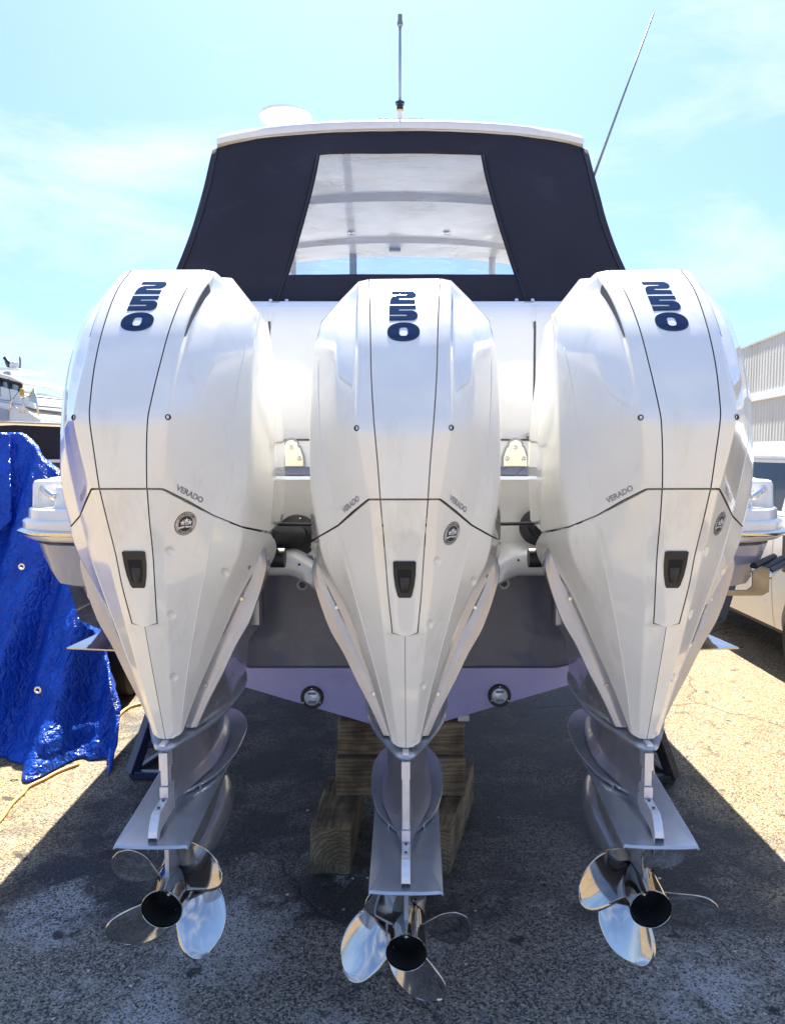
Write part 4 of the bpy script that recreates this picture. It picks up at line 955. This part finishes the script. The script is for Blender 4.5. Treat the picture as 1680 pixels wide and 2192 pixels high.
# canvas enclosure: rear curtain with clear window, side curtains
def hwv(v): return 1.06 + .03 * v + .26 * v ** 5
def curtain(u, v):
    "u -1..1 across, v 0 top .. 1 bottom"
    Y = 4.435 - .655 * v - .03 * math.sin(v * math.pi); zt = 3.495; z = zt + (2.415 - zt) * v
    hw = hwv(v)
    x = u * hw; Y += .012 * noise.noise(Vector((u * 3, v * 2.5, 1))) + .006 * noise.noise(Vector((u * 9 + v * 6, v * 4, 5))); z -= (.055 * x * x + .015 * x ** 4) * max(0, 1 - v) ** 1.2
    au = abs(u); Y += .06 * au ** 8 + .018 * math.sin(u * 6 + v * 3) * v * (1 - v)
    # catenary sag of the lower hem outboard
    return Vector((x, Y - BY, z - max(0, au - .82) * 1.2 * v ** 6))
def win_u(v): return .440 - .055 * 0 + (.505 - .440) * 0
def wedge(v):     # half width of window in metres at v
    return .437 + (.555 - .437) * ((v - .15) / .69) ** 1.4 if v > .15 else .437
V0, V1 = .15, .84
def vlist(): return [V0 * i / 4 for i in range(4)] + [V0 + (V1 - V0) * i / 30 for i in range(30)] + [V1 + (1 - V1) * i / 8 for i in range(9)]
vs_ = vlist()
mbc = MB()
for sd_ in (-1, 1):
    rows = []
    for v in vs_:
        u0 = wedge(v if v > V0 else V0) / hwv(v)
        rows.append([curtain(sd_ * (u0 + (1 - u0) * k / 12), v) for k in range(13)])
    mbc.grid(rows)
for lo_, hi_ in ((0, V0), (V1, 1)):
    vv = [v for v in vs_ if lo_ - 1e-6 <= v <= hi_ + 1e-6]
    mbc.grid([[curtain((-1 + 2 * k / 16) * wedge(v if v > V0 else V0) / hwv(v), v) for k in range(17)] for v in vv])
cv = mbc.build('rear_curtain', CANVAS, boat, auto=60)
sd = cv.modifiers.new('s', 'SOLIDIFY'); sd.thickness = .003
vv = [v for v in vs_ if V0 - 1e-6 <= v <= V1 + 1e-6]
MB().grid([[curtain((-1 + 2 * k / 16) * wedge(v) / hwv(v), v) + Vector((0, .004, 0)) for k in range(17)] for v in vv]).build('clear_window', VINYL, boat)
# hem tapes and zips along the window sides
for sd_ in (-1, 1):
    pts = [curtain(sd_ * (wedge(max(v, V0)) + .012) / hwv(v), v) - Vector((0, .004, 0)) for v in [V0 + (1 - V0) * i / 24 for i in range(25)]]
    MB().tube(pts, .0045, 6).build('zip', BLACK, boat)
    for du, vv_ in ((-.045, .972), (.035, .972)):
        q = curtain(sd_ * (wedge(1) + .02 + du) / hwv(1), vv_); MB().lathe([(.0095, 0), (.008, .004), (.0001, .005)], Matrix.Translation(q - Vector((0, .004, 0))) @ Matrix.Rotation(R(90), 4, 'X'), 14).build('snap', EMB_W, boat)
    # seam to the side curtain
    MB().tube([curtain(sd_ * .965, v) - Vector((0, .004, 0)) for v in [i / 20 for i in range(21)]], .003, 6).build('curtain_seam', BLACK, boat)
    rows = []
    for v in [i / 16 for i in range(17)]:
        a = curtain(sd_, v)
        rows.append([a, a + Vector((sd_ * .012, .10, 0)), Vector((a.x * .985, 5.0 - BY + .3 * 0, a.z + .01)), Vector((a.x * .97, 5.9 - BY, a.z + .015))])
    MB().grid(rows).build('side_curtain', CANVAS, boat)
# top gear
ant = MB().lathe([(.045, 3.585), (.045, 3.60), (.03, 3.61), (.022, 3.63), (.022, 3.665)], Matrix.Translation((0, 4.6 - BY, 0)), 20).build('antenna_base', GEL, boat, auto=40)
MB().lathe([(.0225, 3.665), (.0225, 3.674)], Matrix.Translation((0, 4.6 - BY, 0)), 20).build('orange_band', HOSE, ant)
MB().lathe([(.019, 3.674), (.019, 3.705), (.027, 3.707), (.027, 3.72), (.012, 3.722)], Matrix.Translation((0, 4.6 - BY, 0)), 20).build('ferrule', BLACK, ant, auto=40)
MB().tube([(0, 4.6 - BY, 3.72), (0, 4.6 - BY, 4.14)], .0085, 10).build('mast', mat('mast_blue_grey', (.25, .33, .42), .4), ant)
MB().lathe([(.009, 4.135), (.017, 4.14), (.017, 4.16), (.013, 4.165), (.013, 4.20), (.0001, 4.205)], Matrix.Translation((0, 4.6 - BY, 0)), 14).build('mast_tip', GREY, ant, auto=40)
bb('antenna_pad', (-.085, 4.52, 3.56), (.19, 4.68, 3.60), GEL)
p = bat(611, 270, 4.75)
ds = MB().lathe([(.035, -.06), (.035, 0), (.05, .005), (.11, .035), (.158, .062), (.163, .072), (.160, .080), (.12, .088), (.06, .092), (.0001, .094)], Matrix.Translation(p + Vector((0, 0, -.02))), 40).build('radar_dome', GEL, boat, auto=50)
MB().tube([bat(1262, 400, 4.9), bat(1398.5, 28, 4.75)], [.009, .0045], 8).build('whip_antenna', mat('whip_grey', (.16, .19, .20), .5), boat)
MB().tube([bat(1262, 400, 4.9), bat(1250, 470, 4.95)], .014, 8).build('antenna_mount', STEEL, boat)

# ------------------------------------------------------------------ timber blocks under the keel
def timber(c, size, rz, label):
    bm = bmesh.new(); bmesh.ops.create_cube(bm, size=1)
    for v in bm.verts: v.co = Vector((v.co.x * size[0], v.co.y * size[1], v.co.z * size[2]))
    bmesh.ops.subdivide_edges(bm, edges=bm.edges[:], cuts=5, use_grid_fill=True)
    sd_ = random.random() * 50
    for v in bm.verts: v.co += Vector(noise.noise_vector(v.co * 6 + Vector((sd_, 0, 0)))) * .004
    me = bpy.data.meshes.new('timber_block'); bm.to_mesh(me); bm.free()
    o = put('timber_block', me, WOOD, bevel=.006, auto=40, label=label, cat='timber block', group='timber blocks stacked under the keel')
    o.location = c; o.rotation_euler = (0, 0, rz); return o
timber((-.235, 3.255, .0975), (.50, .165, .195), R(86), 'timber block on the ground at the left of the stack, end grain facing out')
timber((.235, 3.34, .0975), (.66, .165, .195), R(76), 'timber block on the ground at the right of the stack, turned outwards')
timber((.035, 3.36, .284), (.57, .15, .172), R(0), 'middle timber block lying across the two ground blocks')
timber((.04, 3.40, .447), (.56, .16, .150), R(-1), 'topmost timber block lying right under the keel')
bb_ = MB().box((.29, 3.33, .523), (.34, 3.4, .548)); put('wedge', bb_.mesh(), GEL, smooth=False, label='small white wedge on the right end of the topmost timber block', cat='wedge')

# ------------------------------------------------------------------ boat stands
def stand(X, Y, m, label, s, sc_=1):
    t = thing('boat_stand', label, 'boat stand', (X, Y, 0), 0, 'boat stands under the hull')
    def leg(a, b, nm='leg', w_=.028):
        a, b = Vector(a), Vector(b); d = (b - a); L = d.length; M = Matrix.Translation(a) @ d.to_track_quat('Z', 'Y').to_matrix().to_4x4()
        MB().box((-w_, -w_, 0), (w_, w_, L), M).build(nm, m, t, smooth=False, bevel=.004)
    apex = (s * .17, .22, .62)
    A, B, C_ = (0, 0, .03), (s * .40, -.02, .03), (s * .17, .6, .03)
    for q in (A, B, C_): leg(q, apex)
    leg(A, B, 'brace', .02); leg(A, C_, 'brace', .018); leg((s * .05, .065, .16), (s * .3, .1, .2), 'brace', .018)
    MB().tube([apex, (apex[0], apex[1], .86)], .024, 10).build('screw_post', m, t, auto=40)
    MB().box((apex[0] - .13, apex[1] - .10, .86), (apex[0] + .13, apex[1] + .10, .90)).build('pad', WOOD, t, smooth=False, bevel=.006)
p = at(282, 1652, 4.03); stand(p.x, p.y, NAVY, 'dark blue steel boat stand behind the left engine', 1)
p = at(1441, 1664, 3.98); stand(p.x, p.y, RUST, 'rusty black steel boat stand behind the right engine', -1)

# ------------------------------------------------------------------ blue tarp over stored gear on the left
def tarp_sheet(f, nu, nv, name, label, thick=.002):
    rows = []
    for j in range(nv + 1):
        rows.append([f(i / nu, j / nv) for i in range(nu + 1)])
    me = MB().grid(rows).mesh(name)
    o = put(name, me, TARP, label=label, cat='tarpaulin', group='blue tarpaulins over stored gear'); s_ = o.modifiers.new('s', 'SOLIDIFY'); s_.thickness = thick; return o
def nz(p, s): return noise.noise(Vector(p) * s)
def crease(p, s):   # ridged noise for crumples
    return abs(noise.noise(Vector(p) * s)) + .5 * abs(noise.noise(Vector(p) * s * 2.3))
def main_tarp(u, v):
    # u: from hidden left to right edge and round the corner; v: 0 top ridge .. 1 ground
    X0 = -4.2; zz = 1.85 * (1 - v)
    xr = spline([(0, -1.50, 0, 0), (.25, -1.60, 0, 0), (.58, -1.79, 0, 0), (1.52, -2.215, 0, 0), (1.68, -2.39, 0, 0), (1.80, -2.53, 0, 0), (1.86, -2.62, 0, 0)], zz).x
    if u < .78:
        s = u / .78; x = X0 + (xr - X0) * s; y = 5.45 - 1.25 * v - .05 * s
    else:
        s = (u - .78) / .22; x = xr + .02 * math.sin(s * 3) + .03 * s; y = 5.40 - 1.25 * v + s * 1.3
    zt = 1.85 - .03 * abs(nz((u * 3, 0, 0), 1))
    z = zt * (1 - v) + .006 * v
    fold = .11 * math.sin(x * 13 + 1.5 * v + 2.4 * nz((x, v, 0), 1.4)) * (.2 + .8 * v) + .035 * math.sin(x * 31 + 4 * v + 2 * nz((x, v, 3), 2)) * (.3 + v)
    p = Vector((x, y - fold - .16 * max(0, v - .86) * 4 * (1 + .6 * math.sin(x * 9)), z))
    k = crease((x * 1.0, y, z * .6), 6) * .035
    if v > .93: p.z = .01 + .05 * max(0, nz((x * 5, 0, v * 3), 1.5)) * (1 - (v - .93) / .07) + (1 - v) / .07 * .08
    return p + Vector((0 if u < .78 else k - .66 * (u - .78) / .22, -k if u < .78 else 0, 0))
tarp_sheet(main_tarp, 260, 150, 'tarpaulin', 'large blue tarpaulin hanging in folds down to the asphalt at far left')
def flap(u, v):
    # upper layer that hangs over the front with a diagonal lower hem
    x = -3.9 + 1.26 * u + .16 * v * u; bottom = 1.27 - .02 * math.sin(u * 9)
    if u > .55: bottom = 1.27 - .34 * min(1, (u - .55) / .25) * (1 if u < .80 else max(0, 1 - (u - .8) / .2))
    z = 1.88 + (bottom - 1.88) * v - .05 * max(0, u - .8) / .2 * (1 - v)
    y = 4.10 + 1.27 * z / 1.86 - .03 * math.sin(x * 14 + 2) * v - crease((x, 0, z), 7) * .025
    return Vector((x, y, z))
tarp_sheet(flap, 120, 60, 'tarpaulin', 'upper blue tarpaulin layer folded over the top of the hanging one')
def back_flap(u, v):
    x = -4.0 + 1.15 * u + .12 * v; y = 6.3 - .3 * v + .05 * math.sin(u * 14); z = 1.80 - .30 * max(0, u - .72) / .28 - 1.1 * v
    return Vector((x, y - crease((x, y, z), 5) * .05, z))
tarp_sheet(back_flap, 60, 50, 'tarpaulin', 'blue tarpaulin flap hanging behind the stern corner of the boat')
for x, y, d, lb in ((47.5, 1213, 4.66, 'upper'), (82, 1477, 4.30, 'lower')):
    p = at(x, y, d); MB().lathe([(.020, 0), (.020, .004), (.011, .004), (.010, 0)], Matrix.Translation(p) @ Matrix.Rotation(R(90), 4, 'X'), 20).build('grommet', STEEL, None, auto=40, label='%s metal grommet set in the hanging blue tarpaulin' % lb, cat='grommet', group='tarpaulin grommets')

# yellow hose
def ground_tube(pix, r, name, label, cat, m, lift=0):
    pts = []
    for x, y in pix:
        v = (y - 1096) / FPX; d = (H - r) / (math.sin(PITCH) + v * math.cos(PITCH)); pts.append(at(x, y, d))
    pk = [(i, *q) for i, q in enumerate(pts)]; fine = [spline(pk, i / 6) for i in range(6 * (len(pts) - 1) + 1)]
    return MB().tube(fine, r, 8).build(name, m, None, label=label, cat=cat, group='yellow hoses on the asphalt')
ground_tube([(-40, 1792), (0, 1757), (25, 1722), (50, 1698), (62, 1684), (95, 1668), (125, 1652), (170, 1635)], .009, 'hose', 'yellow hose crossing the sunlit asphalt below the tarpaulin', 'hose', HOSE)
ground_tube([(232, 1558), (250, 1545), (284 - 30, 1533), (262, 1524), (285 - 8, 1514), (300, 1507), (330, 1500), (380, 1492)], .010, 'hose', 'yellow hose curling out from behind the tarpaulin towards the left engine', 'hose', HOSE)

# wheel of a trailer behind the tarp
def tyre(c, r, wdt, ax_rot, label, parent=None, cat='wheel'):
    M = Matrix.Rotation(R(90), 4, 'Y')
    t = thing('wheel', label, cat, c, ax_rot) if not parent else None
    if parent:
        t = bpy.data.objects.new('wheel', None); C.objects.link(t); t.parent = parent; t.location = c; t.rotation_euler = (0, 0, ax_rot)
    MB().lathe([(r * .6, -wdt / 2), (r * .9, -wdt / 2 * 1.05), (r, -wdt / 2 * .8), (r, wdt / 2 * .8), (r * .9, wdt / 2 * 1.05), (r * .6, wdt / 2)], M, 36).build('tyre', TYRE, t, auto=40)
    MB().lathe([(r * .6, -wdt / 2 * .9), (r * .56, -wdt * .3), (r * .2, -wdt * .35), (.0001, -wdt * .4)], M, 36).build('rim', STEEL, t, auto=40)
    MB().lathe([(r * .6, wdt / 2 * .9), (.0001, wdt * .3)], M, 36).build('rim', STEEL, t, auto=40)
    return t
tyre((-1.93, 5.35, .33), .33, .22, R(8), 'black trailer tyre half hidden between the tarpaulin and the left engine')
tyre((-2.1, 6.1, .33), .33, .22, R(4), 'second black trailer tyre farther back, hidden mostly by the tarpaulin')
mb = MB(); mb.box((-2.8, 5.3, .42), (-1.85, 5.4, .52)); mb.box((-2.5, 5.3, .40), (-2.4, 7.5, .52)); mb.build('trailer_frame', RUST, None, smooth=False, label='black steel trailer frame in shadow behind the tarpaulin', cat='trailer', bevel=.005)

# ------------------------------------------------------------------ white van on the right
vx = 2.93; van = thing('parked_van', 'white van parked along the right edge in front of the corrugated shed', 'van', (vx + .9, 6.3, 0))
def vb(p): return Vector((p[0] - vx - .9, p[1] - 6.3, p[2]))
VW = mat('van_white', (.66, .67, .66), .3, coat=.8, var=.05, vscale=2, dirt=((.42, .38, .30), 4, .35))
prof = [(.32, .03), (.50, .0), (.95, -.02), (1.18, .01), (1.24, .035), (1.62, .12), (1.70, .15)]   # (z, inset) side section
ys = [3.6, 3.9, 5.0, 5.72, 5.75, 6.42, 6.48, 8.2, 8.9]
rows = [[vb((vx + ins, y, z)) for z, ins in prof] for y in ys]
# lower body with wheel opening near Y 5.35
def body_panel(y0, y1, z0, z1, nm='body_panel', mt=VW, off=0):
    zz = [z0 + (z1 - z0) * i / 10 for i in range(11)]; pk = [(z, ins, 0, 0) for z, ins in prof]; yy = [y0 + (y1 - y0) * i / 8 for i in range(9)]
    rw = [[vb((vx + spline(pk, z).x + off, y, z)) for z in zz] for y in yy]
    mb = MB(); mb.grid(rw); mb.grid([[r[0] for r in rw], [r[0] + Vector((.05, 0, .0)) for r in rw]]); 
    mb.grid([rw[0], [p + Vector((.05, 0, 0)) for p in rw[0]]]); mb.grid([rw[-1], [p + Vector((.05, 0, 0)) for p in rw[-1]]])
    return mb.build(nm, mt, van, auto=50)
body_panel(5.865, 6.90, .36, 1.22, 'front_door'); body_panel(6.91, 8.3, .36, 1.22, 'rear_door'); body_panel(5.74, 5.855, .36, 1.22, 'body_panel')
body_panel(8.31, 9.0, .34, 1.22, 'body_panel'); body_panel(3.6, 4.98, .36, 1.22, 'body_panel')
# arch panel above wheel
mb = MB(); pk = [(z, ins, 0, 0) for z, ins in prof]; rws = []
for i in range(17):
    a = math.pi * i / 16; y = 5.36 - .385 * math.cos(a); z0 = max(.36, .36 + .36 * math.sin(a)); rws.append([vb((vx + spline(pk, z0 + (1.22 - z0) * k / 8).x, y, z0 + (1.22 - z0) * k / 8)) for k in range(9)])
mb.grid(rws); mb.grid([[r[0] for r in rws], [r[0] + Vector((.12, 0, 0)) for r in rws]]); mb.build('wheel_arch', VW, van, auto=50)
body_panel(3.6, 9.0, 1.225, 1.26, 'belt_trim', VW)
for y0, y1 in ((3.9, 5.0), (5.86, 6.62), (6.72, 8.2)): body_panel(y0, y1, 1.265, 1.625, 'window', GLASS_D, .012)
for y0, y1 in ((5.0, 5.86), (6.62, 6.72), (8.2, 9.0)): body_panel(y0, y1, 1.262, 1.63, 'pillar', VW)
rr_ = [[vb((x, y, z)) for y in (3.6, 5, 6.5, 8, 9.0)] for x, z in ((vx + .12, 1.63), (vx + .13, 1.70), (vx + .20, 1.76), (vx + .5, 1.80), (vx + .9, 1.815), (vx + 1.3, 1.80), (vx + 1.7, 1.7), (vx + 1.75, 1.2), (vx + 1.8, .5))]
MB().grid(rr_).build('roof', VW, van, auto=40)
MB().box(vb((vx + .10, 3.7, 1.655)), vb((vx + .125, 8.9, 1.685))).build('roof_rail', VW, van, smooth=False, bevel=.006)
bx_ = MB(); bx_.box(vb((vx + .1, 3.65, .30)), vb((vx + 1.7, 8.95, 1.2))); bx_.build('underbody', RUBBER, van, smooth=False)
tyre((-.80, 5.36 - 6.3, .335), .335, .22, 0, '', van); tyre((-.80, 8.3 - 6.3, .335), .335, .22, 0, '', van)
MB().box(vb((vx - .004, 5.96, .55)), vb((vx + .02, 5.985, 1.0))).build('door_handle', BLACK, van, smooth=False)
MB().box(vb((vx - .03, 5.2, .82)), vb((vx - .005, 5.70, 1.10))).build('lamp_cluster', BLACK, van, smooth=False, bevel=.01)

# ------------------------------------------------------------------ corrugated shed
shed = thing('corrugated_shed', 'long pale corrugated metal shed in the background at right', 'shed', (14.1, 27.4, 0), -math.atan(.13))
def corr(z0, z1, yoff, name):
    mb = MB(); rows = [[], []]; n = 700
    for i in range(n + 1):
        y = -14 + 56 * i / n; ph = (i % 4); x = yoff + (.010 if ph in (1, 2) else 0)
        rows[0].append(Vector((x, y, z0))); rows[1].append(Vector((x, y, z1)))
    mb.grid(rows); return mb.build(name, CORR, shed, smooth=False)
corr(0, 3.70, 0, 'lower_cladding'); corr(4.02, 6.0, -.02, 'upper_cladding')
MB().box((-.09, -14, 3.70), (.1, 42, 4.0)).build('gutter_band', mat('band_white', (.72, .74, .75), .5), shed, smooth=False, bevel=.02)
MB().box((-.06, -14, 6.0), (.2, 42, 6.08)).build('roof_edge', CORR, shed, smooth=False)
MB().add([(-.05, -14, 6.08), (12, -14, 8.0), (12, 42, 8.0), (-.05, 42, 6.08)], [(0, 1, 2, 3)]).build('roof', CORR, shed, smooth=False)

# ------------------------------------------------------------------ boats in the background, left
dk = thing('covered_boat', 'boat with a black canvas cover and red bottom behind the blue tarpaulin', 'boat', tuple(at(60, 1000, 9.2) * Vector((1, 1, 0)) if False else (-4.5, 9.0, 0)))
o_ = Vector((-4.5, 9.0, 0))
def seg(x0, x1, z0, z1, y=0, dy=0): return
rows = []
for k, (dx, zt) in enumerate(((-1.2, 1.98), (-.4, 2.04), (.0, 2.06), (.6, 2.04), (1.5, 2.0), (3.0, 1.95), (5, 1.9))):
    rows.append([Vector((dx, 0, zt - .02)), Vector((dx, -.02, zt)), Vector((dx, .2, zt + .01)), Vector((dx, 2.4, zt - .1))])
MB().grid(rows).build('gunwale', GEL, dk, auto=40)
MB().grid([[Vector((dx, .01, zt)), Vector((dx - .05, .05, 1.62))] for dx, zt in ((-.35, 2.0), (.1, 2.02), (.6, 2.0), (1.5, 1.96), (3.0, 1.9), (5, 1.85))]).build('canvas_cover', CANVAS, dk)
MB().box((-.3, .0, 1.58), (5, .06, 1.62)).build('rub_rail', GEL, dk, smooth=False, bevel=.01)
MB().grid([[Vector((-.3, .02, 1.58)), Vector((.0, .3, 1.2)), Vector((.4, .8, .7))], [Vector((5, .02, 1.58)), Vector((5, .3, 1.2)), Vector((5, .8, .7))]]).build('red_bottom', REDB, dk)
MB().box((-.3, .01, 1.50), (5, .05, 1.575)).build('boot_stripe', BLACK, dk, smooth=False)
MB().tube([(-.33, 0, 2.06), (-.42, 0, 2.0), (-.25, .05, 1.7), (.0, .1, 1.45)], .02, 8).build('bow_roller', STEEL, dk)
for k in range(3): MB().box((1.2 + k, .8, 0), (1.3 + k, .9, 1.0)).build('stand_leg', NAVY, dk, smooth=False)

yb = thing('motor_yacht', 'white flybridge motor yacht with radar dome and rails at the far left', 'yacht', (-11, 20, 0))
GLY = mat('yacht_glass', (.35, .5, .55), .1, spec=.8)
def yp(x, y, d=20.0): return at(x, y, d) - Vector((-11, 20, 0))
def slab(pix, dep, name, m, d0=20.0, bev=.03):
    a = [yp(x, y, d0) for x, y in pix]; b = [p + Vector((0, dep, 0)) for p in a]; n = len(a)
    MB().add(a + b, [tuple(range(n)), tuple(range(n, 2 * n))[::-1]] + [(i, (i + 1) % n, n + (i + 1) % n, n + i) for i in range(n)]).build(name, m, yb, smooth=False, bevel=bev)
slab([(-160, 862), (-160, 905), (24, 905), (26, 912), (80, 914), (92, 905), (80, 893), (45, 868), (0, 860)], 3.6, 'hull', VW)
slab([(-160, 838), (-160, 862), (0, 860), (45, 868), (60, 872), (76, 876), (68, 850), (40, 836), (0, 826)], 3.2, 'cabin', VW, 20.2)
slab([(-160, 798), (-160, 808), (0, 808), (44, 820), (50, 822), (48, 816), (26, 806), (0, 799)], 3.0, 'flybridge_roof', VW, 20.2)
slab([(-160, 872), (-160, 900), (18, 900), (18, 878), (0, 873)], .05, 'side_window', HULLG, 19.95, .0)
slab([(-100, 809), (-100, 850), (0, 850), (24, 858), (44, 836), (46, 822), (22, 812), (0, 809)], .04, 'windscreen', GLY, 20.3, 0)
for a, b in (((0, 810), (45, 822)), ((45, 822), (45, 835)), ((45, 835), (26, 859)), ((26, 859), (-60, 850)), ((20, 812), (25, 857)), ((1, 809), (4, 850))):
    MB().tube([yp(*a, 20.25), yp(*b, 20.25)], .055, 6).build('window_frame', BLACK, yb)
slab([(-60, 786), (-60, 791), (42, 792), (42, 788), (0, 785)], 1.6, 'radar_arch', VW, 20.6)
MB().lathe([(.0001, .19), (.07, .175), (.105, .13), (.115, .07), (.115, .0), (.0001, 0)], Matrix.Translation(yp(31.5, 788, 20.8)), 24).build('radar_dome', VW, yb, auto=60)
MB().lathe([(.0001, .10), (.07, .09), (.10, .04), (.09, 0), (.0001, 0)], Matrix.Translation(yp(16, 803, 20.8)), 24).build('satellite_dome', VW, yb, auto=60)
for a, b, r in (((11, 765), (28, 790), .06), ((13, 775), (20, 792), .03), ((20, 774), (34, 786), .02), ((44, 763), (44, 790), .03)):
    MB().tube([yp(*a, 20.9), yp(*b, 20.9)], r, 6).build('outrigger', BLACK if r > .03 else GREY, yb)
for pts in (((24, 878), (24, 862), (28, 856), (48, 852), (56, 885)), ((62, 850), (74, 830), (80, 868), (84, 890)), ((26, 866), (50, 884)), ((56, 850), (48, 851))):
    MB().tube([yp(*q, 19.8) for q in pts], .022, 6).build('rail', STEEL, yb)
slab([(74, 832), (63, 852), (62, 858), (80, 865)], .03, 'wind_deflector', GLY, 19.9, 0)
MB().lathe([(.0001, -.10), (.05, -.08), (.06, 0), (.05, .08), (.0001, .10)], Matrix.Translation(yp(48, 839, 19.7)), 14).build('horn', mat('ochre', (.45, .33, .05), .5), yb)
for y0, y1 in ((850, 857), (869, 874)):
    MB().tube([yp(80, y0, 19.9), yp(220, y1 + 8, 24)], .018, 5).build('mooring_line', GREY, yb)

# ------------------------------------------------------------------ small litter on the ground
def chips(n, name, m, smin, smax, xr, yr, label=None):
    mb = MB()
    for _ in range(n):
        x, y = random.uniform(*xr), random.uniform(*yr); s = random.uniform(smin, smax) * random.random() ** .5; k = random.randint(5, 7); a0 = random.random() * 6
        rad = [s * random.uniform(.6, 1.15) for _ in range(k)]
        ring = [Vector((x + rad[i] * math.cos(a0 + 2 * math.pi * i / k), y + rad[i] * math.sin(a0 + 2 * math.pi * i / k), .0005)) for i in range(k)]
        top = Vector((x, y, s * .55)); mb.add(ring + [top], [(i, (i + 1) % k, k) for i in range(k)])
    return mb.build(name, m, None, smooth=False, kind='stuff')
chips(9000, 'gravel', mat('grit_dark', (.10, .10, .10), .7, var=.5, vscale=60), .0015, .0042, (-2.2, 2.2), (1.95, 4.2))
chips(2500, 'grit', mat('grit_pale', (.38, .36, .32), .7, var=.4, vscale=60), .001, .0032, (-2.2, 2.2), (1.95, 4.0))
chips(90, 'shell_fragments', mat('shell', (.62, .58, .50), .6, var=.3, vscale=40), .004, .010, (-1.3, 1.4), (2.0, 3.6))

chips(70, 'leaf_litter', mat('litter_brown', (.05, .03, .018), .8, var=.5, vscale=30), .005, .013, (-2.4, 2.6), (2.0, 5.5))
chips(16, 'blue_paint_flakes', mat('flake_blue', (.05, .16, .45), .6), .004, .010, (.1, .6), (2.0, 2.5))

for o in bpy.data.objects:
    if o.name.split('.')[0] == 'lettering': o['kind'] = 'stuff'
